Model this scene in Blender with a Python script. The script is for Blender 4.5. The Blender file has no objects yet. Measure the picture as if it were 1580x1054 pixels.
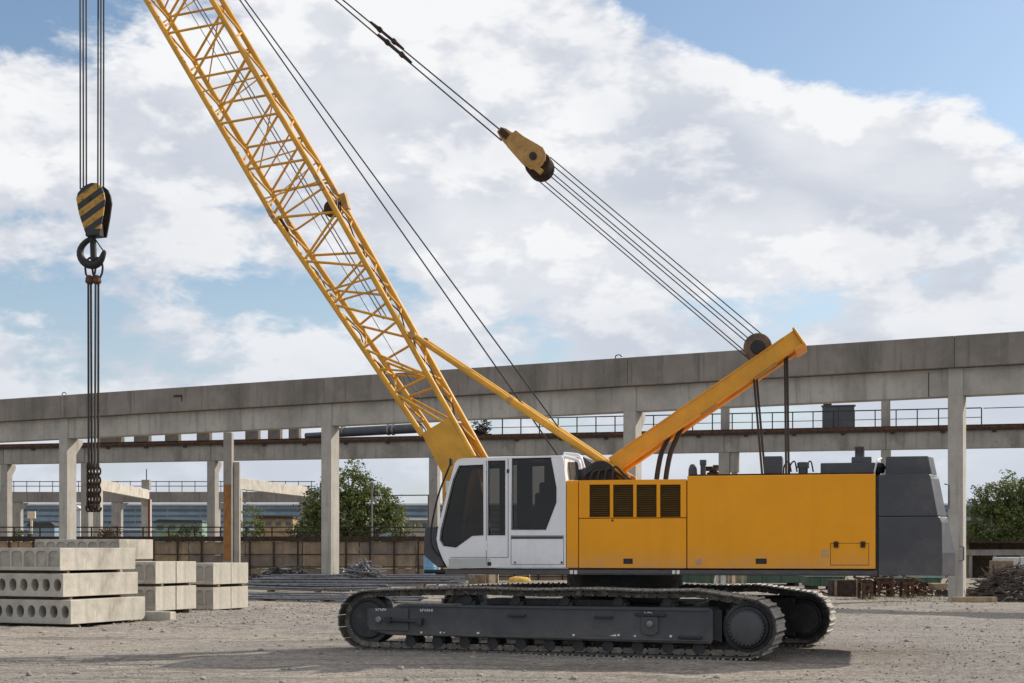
import bpy, bmesh, math, random
from mathutils import Vector, Matrix, noise
R = math.radians
rnd = random.Random(11)
S = bpy.context.scene
COL = S.collection

# ------------------------------------------------------------------ camera
F, CX, YH, H = 2200.0, 790.0, 848.0, 1.75      # focal length / centre / horizon (photo pixels), eye height (m)
cd = bpy.data.cameras.new('camera'); cam = bpy.data.objects.new('camera', cd); COL.objects.link(cam)
cam.location = (0, 0, H); cam.rotation_euler = (R(90), 0, 0)
cd.sensor_width = 36.0; cd.lens = 36.0 * F / 1580.0
cd.shift_y = (YH - 527.0) / 1580.0
cd.clip_end = 3000
S.camera = cam

# ------------------------------------------------------------------ view
S.view_settings.view_transform = 'Standard'
S.view_settings.look = 'None'
S.view_settings.exposure = 0.0
S.view_settings.gamma = 1.0
S.view_settings.use_curve_mapping = False

# ------------------------------------------------------------------ sun
SUN_AZ, SUN_EL = R(64), R(33)
sd = Vector((math.sin(SUN_AZ)*math.cos(SUN_EL), math.cos(SUN_AZ)*math.cos(SUN_EL), math.sin(SUN_EL)))
sl = bpy.data.lights.new('sun', 'SUN'); sl.energy = 5.0; sl.angle = R(0.6); sl.color = (1, .92, .80)
so = bpy.data.objects.new('sun', sl); COL.objects.link(so); so.location = sd*60
so.rotation_euler = sd.to_track_quat('Z', 'Y').to_euler()

# ------------------------------------------------------------------ node helpers
class NT:
    def __init__(self, tree):
        self.t = tree; self.n = tree.nodes; self.l = tree.links
    def new(self, typ, **kw):
        x = self.n.new(typ)
        for k, v in kw.items():
            setattr(x, k, v)
        return x
    def put(self, sock, v):
        if isinstance(v, bpy.types.NodeSocket):
            self.l.new(v, sock)
        elif v is not None:
            sock.default_value = v
    def m(self, op, a, b=None, c=None, clamp=False):
        x = self.new('ShaderNodeMath', operation=op); x.use_clamp = clamp
        self.put(x.inputs[0], a)
        if b is not None: self.put(x.inputs[1], b)
        if c is not None: self.put(x.inputs[2], c)
        return x.outputs[0]
    def vm(self, op, a, b=None):
        x = self.new('ShaderNodeVectorMath', operation=op)
        self.put(x.inputs[0], a)
        if b is not None: self.put(x.inputs[1], b)
        return x.outputs[0]
    def noise(self, vec, scale, detail=6, rough=.55, dist=0.0):
        x = self.new('ShaderNodeTexNoise'); self.put(x.inputs['Vector'], vec)
        x.inputs['Scale'].default_value = scale; x.inputs['Detail'].default_value = detail
        x.inputs['Roughness'].default_value = rough; x.inputs['Distortion'].default_value = dist
        return x.outputs['Fac']
    def ramp(self, f, lo, hi, a=0.0, b=1.0, smooth=True):
        x = self.new('ShaderNodeMapRange'); x.interpolation_type = 'SMOOTHSTEP' if smooth else 'LINEAR'
        self.put(x.inputs[0], f); x.inputs[1].default_value = lo; x.inputs[2].default_value = hi
        x.inputs[3].default_value = a; x.inputs[4].default_value = b
        return x.outputs[0]
    def mix(self, f, a, b, mode='MIX'):
        x = self.new('ShaderNodeMix', data_type='RGBA', blend_type=mode)
        self.put(x.inputs[0], f)
        for s, v in ((x.inputs[6], a), (x.inputs[7], b)):
            if isinstance(v, (tuple, list)): s.default_value = (v[0], v[1], v[2], 1)
            else: self.put(s, v)
        return x.outputs[2]

# ------------------------------------------------------------------ world: sky with broken cumulus
W = bpy.data.worlds.new('World'); S.world = W; W.use_nodes = True
nt = NT(W.node_tree); nt.n.clear()
tc = nt.new('ShaderNodeTexCoord'); dirv = nt.vm('NORMALIZE', tc.outputs['Generated'])
sx = nt.new('ShaderNodeSeparateXYZ'); nt.l.new(dirv, sx.inputs[0])
az = nt.m('ARCTAN2', sx.outputs[0], sx.outputs[1]); el = nt.m('ARCSINE', sx.outputs[2])
sky = nt.new('ShaderNodeTexSky'); sky.sky_type = 'NISHITA'; sky.sun_disc = False
sky.sun_elevation = SUN_EL; sky.sun_rotation = SUN_AZ; sky.air_density = 1.0; sky.dust_density = 1.2; sky.ozone_density = 1.5
def scaled(v, s):
    x = nt.new('ShaderNodeVectorMath', operation='MULTIPLY'); nt.l.new(v, x.inputs[0]); x.inputs[1].default_value = s
    return x.outputs[0]
def moved(v, s):
    x = nt.new('ShaderNodeVectorMath', operation='ADD'); nt.l.new(v, x.inputs[0]); x.inputs[1].default_value = s
    return x.outputs[0]
def cloud_density(v, det=12, fs=15.0):
    p = scaled(v, (1.0, 1.0, 1.95))
    warp = nt.noise(p, 7.0, 3, .5)
    w2 = nt.new('ShaderNodeVectorMath', operation='SCALE'); nt.l.new(p, w2.inputs[0]); 
    nt.l.new(nt.m('MULTIPLY_ADD', warp, .05, .975), w2.inputs[3])
    big = nt.noise(w2.outputs[0], 4.2, 4, .5, .2)
    fine = nt.noise(w2.outputs[0], fs, det, .63, .15)
    return nt.m('ADD', nt.m('MULTIPLY', big, .62), nt.m('MULTIPLY', fine, .38))
def patch(a0, e0, sa, se, rot=0.0):
    da = nt.m('SUBTRACT', az, a0); de = nt.m('SUBTRACT', el, e0)
    c, s = math.cos(rot), math.sin(rot)
    a1 = nt.m('ADD', nt.m('MULTIPLY', da, c), nt.m('MULTIPLY', de, s))
    e1 = nt.m('SUBTRACT', nt.m('MULTIPLY', de, c), nt.m('MULTIPLY', da, s))
    q = nt.m('ADD', nt.m('POWER', nt.m('DIVIDE', a1, sa), 2.0), nt.m('POWER', nt.m('DIVIDE', e1, se), 2.0))
    return nt.m('EXPONENT', nt.m('MULTIPLY', q, -1.0))
def pazel(px, py):
    x, z = (px-CX)/F, (YH-py)/F
    return math.atan(x), math.atan(z*math.cos(math.atan(x)))
dens0 = cloud_density(dirv)
bias = .076
terms = [(-.30, (1500, 0), .24, .075, -.28), (-.10, (1120, 40), .07, .03, -.4), (-.085, (340, 455), .085, .018, 0), (-.08, (25, 470), .06, .014, 0),
         (-.12, (30, -10), .05, .03, 0), (-.07, (20, 330), .04, .02, 0), (-.055, (770, 500), .08, .028, 0), (-.10, (970, 225), .055, .012, -.35), (-.07, (1180, 190), .03, .012, 0), (-.07, (650, 165), .03, .010, -.3), (-.06, (1250, 470), .10, .018, 0),
         (.11, (760, 130), .15, .08, 0), (.12, (1250, 290), .17, .05, -.1), (.08, (200, 230), .16, .06, 0)]
bsock = None
for a, (px, py), sa, se, ro in terms:
    a0, e0 = pazel(px, py)
    t = nt.m('MULTIPLY', patch(a0, e0, sa, se, ro), a)
    bsock = t if bsock is None else nt.m('ADD', bsock, t)
bsock = nt.m('ADD', bsock, bias)
dens = nt.m('ADD', dens0, bsock)
cover = nt.ramp(dens, .490, .572)
shade_n = nt.noise(moved(scaled(dirv, (1, 1, 1.9)), (.3, .1, .2)), 7.0, 5, .5, .3)
rim = nt.ramp(nt.m('SUBTRACT', cloud_density(dirv, 4), cloud_density(moved(dirv, (.020, .0, .030)), 4)), -.035, .065)
thick = nt.ramp(dens, .52, .78)
lum = nt.m('ADD', nt.m('MULTIPLY', rim, .58), nt.m('MULTIPLY', nt.ramp(shade_n, .34, .68), .44))
lum = nt.m('SUBTRACT', nt.m('ADD', lum, .22), nt.m('MULTIPLY', thick, .20))
hi = nt.ramp(el, .10, .30)
lum = nt.m('ADD', lum, nt.m('MULTIPLY', hi, .12), clamp=True)
ccol = nt.mix(lum, (5.2, 5.7, 6.7), (9.3, 9.35, 9.5))
skyc = nt.mix(1.0, sky.outputs[0], (1.38, 1.42, 1.40), 'MULTIPLY')
full = nt.mix(cover, skyc, ccol)
hz = nt.ramp(el, .02, .24, .72, 0.0)
full = nt.mix(hz, full, (6.0, 6.5, 7.4))
bg = nt.new('ShaderNodeBackground'); nt.l.new(full, bg.inputs[0]); bg.inputs[1].default_value = .10
wo = nt.new('ShaderNodeOutputWorld'); nt.l.new(bg.outputs[0], wo.inputs[0])

# ------------------------------------------------------------------ materials
def material(name, base, rough=.6, metal=0.0, var=.12, scale=4.0, second=None, sec=(.5, .7), sec_scale=1.5, streak=0.0,
             bump=0.0, bump_scale=30.0, spec=.5, grain=0.0, dust=None):
    m = bpy.data.materials.new(name); m.use_nodes = True; t = NT(m.node_tree); t.n.clear()
    co = t.new('ShaderNodeTexCoord').outputs['Object']
    b = t.new('ShaderNodeBsdfPrincipled'); o = t.new('ShaderNodeOutputMaterial'); t.l.new(b.outputs[0], o.inputs[0])
    lo = tuple(max(0, c*(1-var)) for c in base); hi_ = tuple(min(1, c*(1+var)) for c in base)
    col = t.mix(t.ramp(t.noise(co, scale, 8, .6), .3, .7), lo, hi_)
    if second:
        col = t.mix(t.ramp(t.noise(co, sec_scale, 9, .65, .4), sec[0], sec[1]), col, second)
    if streak:
        sv = t.new('ShaderNodeVectorMath', operation='MULTIPLY'); t.l.new(co, sv.inputs[0]); sv.inputs[1].default_value = (1, 1, .07)
        f = t.ramp(t.noise(sv.outputs[0], 3.0, 6, .65), .48, .72, 0, streak)
        col = t.mix(f, col, tuple(c*.45 for c in base))
    if grain:
        f = t.ramp(t.noise(co, 90.0, 3, .6), .3, .7, 1-grain, 1+grain)
        g = t.new('ShaderNodeVectorMath', operation='SCALE'); t.l.new(col, g.inputs[0]); t.l.new(f, g.inputs[3]); col = g.outputs[0]
    if dust:
        geo = t.new('ShaderNodeNewGeometry'); s = t.new('ShaderNodeSeparateXYZ'); t.l.new(geo.outputs['Position'], s.inputs[0])
        f = t.m('MULTIPLY', t.ramp(s.outputs[2], dust[1], dust[2], dust[3], 0.0), t.ramp(t.noise(co, 5.0, 8, .7), .35, .65, .3, 1.0))
        col = t.mix(f, col, dust[0])
    t.l.new(col, b.inputs['Base Color'])
    b.inputs['Metallic'].default_value = metal
    b.inputs['Specular IOR Level'].default_value = spec
    t.l.new(t.ramp(t.noise(co, scale*2.3, 5, .6), .3, .7, max(0, rough-.1), min(1, rough+.1)), b.inputs['Roughness'])
    if bump:
        bp = t.new('ShaderNodeBump'); bp.inputs['Strength'].default_value = bump; bp.inputs['Distance'].default_value = .02
        t.l.new(t.noise(co, bump_scale, 8, .65), bp.inputs['Height']); t.l.new(bp.outputs[0], b.inputs['Normal'])
    return m
DUST = (.33, .28, .22)
M = {}
M['yellow'] = material('yellow_paint', (.85, .345, .004), .40, 0, .05, 1.2, (.76, .31, .02), (.5, .75), .8, .10, .10, 1.6, .32, 0, (DUST, 1.40, 1.85, .38))
M['mastyellow'] = material('mast_yellow_paint', (.66, .31, .014), .45, 0, .12, 1.8, (.45, .20, .04), (.55, .78), 2.2, .15, .08, 6, .5)
M['boomyellow'] = material('boom_yellow_paint', (.60, .30, .026), .5, 0, .14, 2.5, (.40, .17, .04), (.6, .78), 3.0, 0, .05, 40, .45)
M['oldyellow'] = material('worn_yellow_paint', (.42, .235, .07), .6, 0, .2, 6, (.22, .11, .05), (.55, .72), 5.0, 0, .1, 40, .4)
M['white'] = material('white_cab_paint', (.80, .80, .82), .32, 0, .04, 1.5, (.60, .59, .57), (.55, .8), 1.2, .12, .06, 1.8, .5, 0, (DUST, 1.40, 1.85, .32))
M['grey'] = material('dark_grey_paint', (.050, .051, .060), .36, 0, .12, 2.0, (.082, .08, .077), (.52, .72), 2.2, .12, .10, 5, .5, 0, (DUST, 1.30, 1.75, .14))
M['greylow'] = material('dusty_grey_paint', (.054, .059, .067), .55, 0, .15, 2.0, (.085, .082, .08), (.5, .75), 1.8, .15, .05, 50, .45, 0, (DUST, .0, .75, .30))
M['black'] = material('black_steel', (.016, .016, .017), .55, .0, .2, 5, (.04, .036, .03), (.55, .75), 4, 0, .1, 60, .4)
M['track'] = material('dusty_track_steel', (.085, .078, .068), .7, 0, .25, 7, (.27, .24, .20), (.50, .66), 9, 0, .25, 40, .5, 0, (DUST, -.05, .9, .35))
M['wheel'] = material('dark_wheel_paint', (.030, .032, .035), .6, 0, .2, 5, (.07, .065, .055), (.5, .7), 4, 0, .1, 50, .4)
M['rubber'] = material('black_hose_rubber', (.02, .02, .022), .5, 0, .15, 8, None, bump=.05)
M['rope'] = material('steel_rope', (.040, .038, .038), .6, .2, .12, 1.0)
M['steel'] = material('bare_steel', (.22, .22, .23), .45, .7, .2, 6, (.12, .08, .05), (.55, .7), 5, 0, .1, 50)
M['rust'] = material('rusty_steel', (.10, .048, .028), .85, .0, .35, 6, (.035, .025, .02), (.48, .66), 5, 0, .3, 40, .3)
M['rustlight'] = material('brown_worn_sheave', (.15, .095, .06), .7, 0, .25, 6, (.07, .05, .035), (.48, .66), 5, 0, .2, 40)
M['rustdark'] = material('dark_rusty_steel', (.052, .032, .024), .85, .0, .35, 6, (.025, .02, .018), (.48, .66), 5, 0, .3, 40, .3)
M['concdark'] = material('weathered_dark_concrete', (.235, .21, .185), .9, 0, .16, .8, (.165, .15, .13), (.5, .72), .5, .75, .35, 12, .25, .10)
M['conc'] = material('weathered_concrete', (.40, .375, .335), .9, 0, .14, .9, (.30, .28, .245), (.5, .72), .6, .65, .3, 14, .25, .10)
M['concsub'] = material('grey_concrete', (.30, .28, .255), .9, 0, .15, .9, (.20, .185, .165), (.5, .7), .7, .5, .3, 14, .25, .10)
M['slab'] = material('cast_concrete', (.46, .43, .375), .92, 0, .13, 1.6, (.29, .265, .225), (.50, .74), 1.1, .38, .6, 11, .2, .13)
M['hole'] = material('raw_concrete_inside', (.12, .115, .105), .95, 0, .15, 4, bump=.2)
M['plug'] = material('rough_mortar_plug', (.37, .345, .30), .95, 0, .15, 3, (.25, .235, .205), (.5, .7), 2.5, .3, .4, 20, .2)
M['wood'] = material('weathered_timber', (.23, .17, .115), .85, 0, .25, 5, (.11, .085, .06), (.5, .7), 3, .3, .3, 25, .2)
M['plank'] = material('pale_plank', (.36, .27, .17), .8, 0, .2, 5, (.25, .18, .11), (.5, .7), 3, .2, .3, 25, .2)
M['panel'] = material('stained_panel_wall', (.30, .225, .155), .9, 0, .25, 1.2, (.16, .12, .09), (.48, .7), .9, .4, .3, 14, .2, .1)
M['panel_grey'] = material('grey_stained_panel', (.22, .18, .145), .9, 0, .25, 1.2, (.12, .10, .085), (.48, .7), .9, .4, .3, 14, .2, .1)
M['panel_tan'] = material('tan_stained_panel', (.36, .255, .155), .9, 0, .25, 1.2, (.20, .14, .09), (.5, .72), .9, .4, .3, 14, .2, .1)
M['chock'] = material('brown_grey_block', (.15, .128, .108), .9, 0, .2, 2, (.09, .075, .065), (.5, .7), 2, .4)
M['blue'] = material('blue_drum_paint', (.16, .36, .56), .5, 0, .1, 4, (.10, .2, .3), (.6, .8), 4)
M['green'] = material('faded_green_paint', (.055, .10, .07), .6, 0, .2, 2, (.06, .08, .05), (.52, .72), 2, .3)
M['palegreen'] = material('pale_green_paint', (.20, .30, .24), .6, 0, .15, 3)
M['sand'] = material('yellow_sack_cloth', (.62, .40, .10), .9, 0, .2, 6, (.45, .3, .12), (.5, .7), 5, 0, .4, 25, .2)
M['cream'] = material('cream_board', (.62, .50, .36), .8, 0, .15, 4)
M['pipe'] = material('pale_pipe', (.5, .5, .5), .5, 0, .15, 5)
M['darkpipe'] = material('dark_blue_grey_pipe', (.055, .062, .075), .5, 0, .2, 3)
M['factory'] = material('blue_grey_cladding', (.20, .27, .33), .7, 0, .12, .5, (.15, .21, .26), (.5, .7), .3, .3, 0)
M['factorydark'] = material('dark_factory_glazing', (.07, .10, .125), .3, 0, .3, .3)
M['factoryroof'] = material('pale_roof_edge', (.55, .56, .57), .7, 0, .1, .5)
M['bark'] = material('bark', (.09, .07, .05), .95, 0, .3, 6, bump=.6, bump_scale=18)
M['brush'] = material('dry_brushwood', (.12, .10, .085), .95, 0, .35, 4, (.05, .042, .036), (.48, .68), 3, 0, .4, 20, .15)
M['louvre'] = material('shaded_yellow_louvre', (.12, .07, .02), .6, 0, .15, 6)  # deep shade on the yellow slats, put into a dark brown colour
M['label'] = material('white_marking', (.72, .72, .70), .6, 0, .1, 20)
M['seam'] = material('dark_seam', (.045, .025, .008), .7, 0, .1, 5)
M['cabin'] = material('black_cab_interior', (.04, .039, .037), .7, 0, .2, 5)

def leaf_material(name, a, b, c):
    m = bpy.data.materials.new(name); m.use_nodes = True; t = NT(m.node_tree); t.n.clear()
    co = t.new('ShaderNodeTexCoord').outputs['Object']
    geo = t.new('ShaderNodeNewGeometry')
    col = t.mix(t.ramp(t.noise(co, 1.1, 5, .6), .35, .65), a, b)
    col = t.mix(t.ramp(geo.outputs['Random Per Island'], .55, 1.0, 0, .8, False), col, c)
    d = t.new('ShaderNodeBsdfPrincipled'); t.l.new(col, d.inputs['Base Color']); d.inputs['Roughness'].default_value = .55
    tr = t.new('ShaderNodeBsdfTranslucent'); t.l.new(col, tr.inputs[0])
    mx = t.new('ShaderNodeMixShader'); mx.inputs[0].default_value = .3; t.l.new(d.outputs[0], mx.inputs[1]); t.l.new(tr.outputs[0], mx.inputs[2])
    o = t.new('ShaderNodeOutputMaterial'); t.l.new(mx.outputs[0], o.inputs[0])
    return m
M['leaf'] = leaf_material('deciduous_leaf', (.075, .105, .028), (.14, .17, .045), (.21, .23, .07))
M['leafdry'] = leaf_material('dry_grass_blade', (.20, .19, .09), (.28, .24, .13), (.14, .16, .06))
M['leafdark'] = leaf_material('dark_leaf', (.04, .06, .025), (.07, .095, .035), (.12, .14, .05))
M['leafred'] = leaf_material('reddish_leaf', (.05, .06, .025), (.12, .04, .025), (.16, .12, .05))

def glass_material(name, tint, gloss=.9):
    m = bpy.data.materials.new(name); m.use_nodes = True; t = NT(m.node_tree); t.n.clear()
    tr = t.new('ShaderNodeBsdfTransparent'); tr.inputs[0].default_value = (*tint, 1)
    gl = t.new('ShaderNodeBsdfGlossy'); gl.inputs[0].default_value = (gloss, gloss, gloss, 1); gl.inputs['Roughness'].default_value = .03
    fr = t.new('ShaderNodeFresnel'); fr.inputs[0].default_value = 1.48
    mx = t.new('ShaderNodeMixShader'); t.l.new(fr.outputs[0], mx.inputs[0]); t.l.new(tr.outputs[0], mx.inputs[1]); t.l.new(gl.outputs[0], mx.inputs[2])
    o = t.new('ShaderNodeOutputMaterial'); t.l.new(mx.outputs[0], o.inputs[0])
    return m
M['glass'] = glass_material('tinted_cab_glass', (.33, .31, .28))

def stripe_material():
    m = bpy.data.materials.new('black_and_yellow_stripes'); m.use_nodes = True; t = NT(m.node_tree); t.n.clear()
    co = t.new('ShaderNodeTexCoord').outputs['Object']; s = t.new('ShaderNodeSeparateXYZ'); t.l.new(co, s.inputs[0])
    q = t.m('ADD', t.m('MULTIPLY', s.outputs[0], -.58), t.m('MULTIPLY', s.outputs[2], .95))
    f = t.m('FRACT', t.m('MULTIPLY', t.m('ADD', q, .20), 1/.267))
    st = t.ramp(t.m('ADD', f, t.m('MULTIPLY', t.noise(co, 14, 5, .6), .06)), .50, .53)
    top = t.ramp(s.outputs[2], .11, .13)
    st = t.m('MULTIPLY', st, top)
    y = t.mix(t.ramp(t.noise(co, 9, 8, .7), .48, .68), (.46, .24, .03), (.10, .07, .035))
    col = t.mix(st, (.022, .024, .024), y)
    b = t.new('ShaderNodeBsdfPrincipled'); t.l.new(col, b.inputs['Base Color']); b.inputs['Roughness'].default_value = .6
    o = t.new('ShaderNodeOutputMaterial'); t.l.new(b.outputs[0], o.inputs[0])
    return m
M['stripe'] = stripe_material()

def ground_material():
    m = bpy.data.materials.new('gravel_yard'); m.use_nodes = True; t = NT(m.node_tree); t.n.clear()
    co = t.new('ShaderNodeTexCoord').outputs['Object']
    s = t.new('ShaderNodeSeparateXYZ'); t.l.new(co, s.inputs[0])
    base = t.mix(t.ramp(t.noise(co, .16, 5, .6, .5), .35, .65), (.325, .285, .243), (.255, .235, .215))
    wv = t.new('ShaderNodeVectorMath', operation='MULTIPLY'); t.l.new(co, wv.inputs[0]); wv.inputs[1].default_value = (.22, 1.3, 1)
    base = t.mix(t.ramp(t.noise(wv.outputs[0], .9, 7, .65, .6), .49, .62, 0, .70), base, (.175, .148, .12))
    base = t.mix(t.ramp(t.noise(wv.outputs[0], 2.2, 7, .65, .8), .53, .66, 0, .6), base, (.39, .35, .30))
    far = t.ramp(s.outputs[1], 38, 60, 0, .65)
    base = t.mix(far, base, (.26, .225, .175))
    right = t.m('MULTIPLY', t.ramp(s.outputs[0], 3, 9), t.ramp(s.outputs[1], 30, 40, 1, .3))
    base = t.mix(t.m('MULTIPLY', right, .6), base, (.245, .23, .218))
    vo = t.new('ShaderNodeTexVoronoi'); vo.feature = 'F1'; vo.inputs['Scale'].default_value = 16.0; t.l.new(co, vo.inputs['Vector'])
    st = t.ramp(t.new('ShaderNodeSeparateColor').outputs[0], 0, 1)
    sc = t.new('ShaderNodeSeparateColor'); t.l.new(vo.outputs['Color'], sc.inputs[0])
    k = t.ramp(sc.outputs[0], 0, 1, .70, 1.28, False)
    g = t.new('ShaderNodeVectorMath', operation='SCALE'); t.l.new(base, g.inputs[0]); t.l.new(k, g.inputs[3])
    k2 = t.ramp(t.noise(co, 45, 4, .7), .25, .75, .72, 1.25)
    g2 = t.new('ShaderNodeVectorMath', operation='SCALE'); t.l.new(g.outputs[0], g2.inputs[0]); t.l.new(k2, g2.inputs[3])
    b = t.new('ShaderNodeBsdfPrincipled'); t.l.new(g2.outputs[0], b.inputs['Base Color']); b.inputs['Roughness'].default_value = .95
    b.inputs['Specular IOR Level'].default_value = .15
    hgt = t.m('ADD', t.m('MULTIPLY', t.m('SUBTRACT', 1.0, vo.outputs['Distance']), .5), t.noise(co, 30, 6, .7))
    bp = t.new('ShaderNodeBump'); bp.inputs['Strength'].default_value = .9; bp.inputs['Distance'].default_value = .035
    t.l.new(hgt, bp.inputs['Height']); t.l.new(bp.outputs[0], b.inputs['Normal'])
    o = t.new('ShaderNodeOutputMaterial'); t.l.new(b.outputs[0], o.inputs[0])
    return m
def shoe_material():
    m = bpy.data.materials.new('worn_sunlit_shoe_steel'); m.use_nodes = True; t = NT(m.node_tree); t.n.clear()
    tc_ = t.new('ShaderNodeTexCoord'); co = tc_.outputs['Object']; geo = t.new('ShaderNodeNewGeometry')
    s_ = t.new('ShaderNodeSeparateXYZ'); t.l.new(co, s_.inputs[0])
    oi = t.new('ShaderNodeObjectInfo')
    wn = t.noise(geo.outputs['Position'], 9.0, 8, .65)
    dark = t.mix(t.ramp(wn, .35, .65), (.035, .032, .028), (.10, .09, .075))
    lite = t.mix(t.ramp(t.noise(geo.outputs['Position'], 22.0, 6, .7), .35, .62), (.15, .135, .115), (.55, .51, .45))
    f = t.m('MULTIPLY', t.ramp(s_.outputs[2], .020, .030), t.ramp(oi.outputs['Random'], 0, 1, .65, 1.0, False))  # pale outer faces: painted-in sunlight as well as wear, dark edges
    col = t.mix(f, dark, lite)
    b = t.new('ShaderNodeBsdfPrincipled'); t.l.new(col, b.inputs['Base Color']); b.inputs['Roughness'].default_value = .55
    bp = t.new('ShaderNodeBump'); bp.inputs['Strength'].default_value = .4; bp.inputs['Distance'].default_value = .01; t.l.new(t.noise(co, 45, 6, .7), bp.inputs['Height']); t.l.new(bp.outputs[0], b.inputs['Normal'])
    o = t.new('ShaderNodeOutputMaterial'); t.l.new(b.outputs[0], o.inputs[0])
    return m
M['shoe'] = shoe_material()
M['ground'] = ground_material()
M['stone'] = material('grey_stones', (.30, .27, .235), .9, 0, .35, 3.0, (.18, .165, .15), (.45, .7), 2.0, 0, .2, 40, .2)

# ------------------------------------------------------------------ mesh helpers
def chain_matrix(o):
    m = Matrix.Identity(4)
    while o is not None:
        m = o.matrix_basis @ m; o = o.parent
    return m
X, Y, Z = Vector((1, 0, 0)), Vector((0, 1, 0)), Vector((0, 0, 1))
class MB:
    def __init__(self):
        self.v, self.f = [], []
    def add(self, vs, fs):
        n = len(self.v); self.v += [Vector(p) for p in vs]; self.f += [tuple(n+i for i in f) for f in fs]; return self
    def obox(self, c, hx, hy, hz):
        c = Vector(c); v = []
        for k in (-1, 1):
            for j in (-1, 1):
                for i in (-1, 1):
                    v.append(c + hx*i + hy*j + hz*k)
        return self.add(v, [(0, 2, 3, 1), (4, 5, 7, 6), (0, 1, 5, 4), (2, 6, 7, 3), (0, 4, 6, 2), (1, 3, 7, 5)])
    def box(self, x0, x1, y0, y1, z0, z1):
        return self.obox(((x0+x1)/2, (y0+y1)/2, (z0+z1)/2), X*(x1-x0)/2, Y*(y1-y0)/2, Z*(z1-z0)/2)
    def bar(self, p0, p1, w, h, up=Z, ext=0.0):
        p0, p1 = Vector(p0), Vector(p1); d = (p1-p0); L = d.length; d.normalize()
        s = d.cross(up)
        if s.length < 1e-4: s = d.cross(X)
        s.normalize(); u = s.cross(d).normalized()
        return self.obox((p0+p1)/2, d*(L/2+ext), s*w/2, u*h/2)
    def tube(self, p0, p1, r, n=10, r1=None, caps=True):
        return self.poly([p0, p1], [r, r if r1 is None else r1], n, caps)
    def poly(self, pts, r, n=8, caps=True):
        pts = [Vector(p) for p in pts]
        if not isinstance(r, (list, tuple)): r = [r]*len(pts)
        rings = []; prev = None
        for i, p in enumerate(pts):
            a = pts[max(0, i-1)]; b = pts[min(len(pts)-1, i+1)]
            d = (b-a).normalized()
            if prev is None:
                s = d.cross(Z if abs(d.z) < .95 else X).normalized()
            else:
                s = (prev - d*prev.dot(d)).normalized()
            prev = s; t = d.cross(s)
            rings.append([p + (s*math.cos(2*math.pi*k/n) + t*math.sin(2*math.pi*k/n))*r[i] for k in range(n)])
        vs = [q for rg in rings for q in rg]; fs = []
        for i in range(len(pts)-1):
            for k in range(n):
                a, b = i*n+k, i*n+(k+1) % n
                fs.append((a, b, b+n, a+n))
        if caps:
            fs.append(tuple(range(n-1, -1, -1))); fs.append(tuple((len(pts)-1)*n+k for k in range(n)))
        return self.add(vs, fs)
    def prism(self, pts, ext):
        pts = [Vector(p) for p in pts]; n = len(pts); ext = Vector(ext)
        fs = [tuple(range(n)), tuple(range(2*n-1, n-1, -1))]
        for i in range(n):
            j = (i+1) % n; fs.append((i, j, j+n, i+n))
        return self.add(pts + [p+ext for p in pts], fs)
    def lathe(self, c, axis, prof, n=24, caps=True):        # prof: list of (distance along axis, radius)
        c, axis = Vector(c), Vector(axis).normalized()
        s = axis.cross(Z if abs(axis.z) < .9 else X).normalized(); t = axis.cross(s)
        vs = []; fs = []
        for a, r in prof:
            for k in range(n):
                vs.append(c + axis*a + (s*math.cos(2*math.pi*k/n) + t*math.sin(2*math.pi*k/n))*r)
        for i in range(len(prof)-1):
            for k in range(n):
                a, b = i*n+k, i*n+(k+1) % n; fs.append((a, b, b+n, a+n))
        if caps:
            fs.append(tuple(range(n-1, -1, -1))); fs.append(tuple((len(prof)-1)*n+k for k in range(n)))
        return self.add(vs, fs)
    def build(self, name, m, parent=None, local=False, smooth=False, bevel=0.0, seg=2, sharp=35):
        vs = self.v
        if parent is not None and not local:
            inv = chain_matrix(parent).inverted(); vs = [inv @ p for p in vs]
        elif parent is not None and parent.type == 'MESH':
            pl = parent.location.copy(); vs = [p - pl for p in vs]
        org = Vector((0, 0, 0))
        if vs:
            lo = [min(p[i] for p in vs) for i in range(3)]; hi_ = [max(p[i] for p in vs) for i in range(3)]
            org = Vector(((lo[0]+hi_[0])/2, (lo[1]+hi_[1])/2, lo[2]))
        me = bpy.data.meshes.new(name); me.from_pydata([p-org for p in vs], [], self.f); me.update()
        if len(self.f) < 60000:
            bm = bmesh.new(); bm.from_mesh(me); bmesh.ops.recalc_face_normals(bm, faces=bm.faces); bm.to_mesh(me); bm.free()
        me.materials.append(M[m] if isinstance(m, str) else m)
        if smooth:
            me.shade_smooth(); me.set_sharp_from_angle(angle=R(sharp))
        o = bpy.data.objects.new(name, me); COL.objects.link(o); o.location = org
        if parent is not None: o.parent = parent
        if bevel:
            b = o.modifiers.new('bevel', 'BEVEL'); b.width = bevel; b.segments = seg; b.limit_method = 'ANGLE'; b.angle_limit = R(40)
        return o
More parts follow.
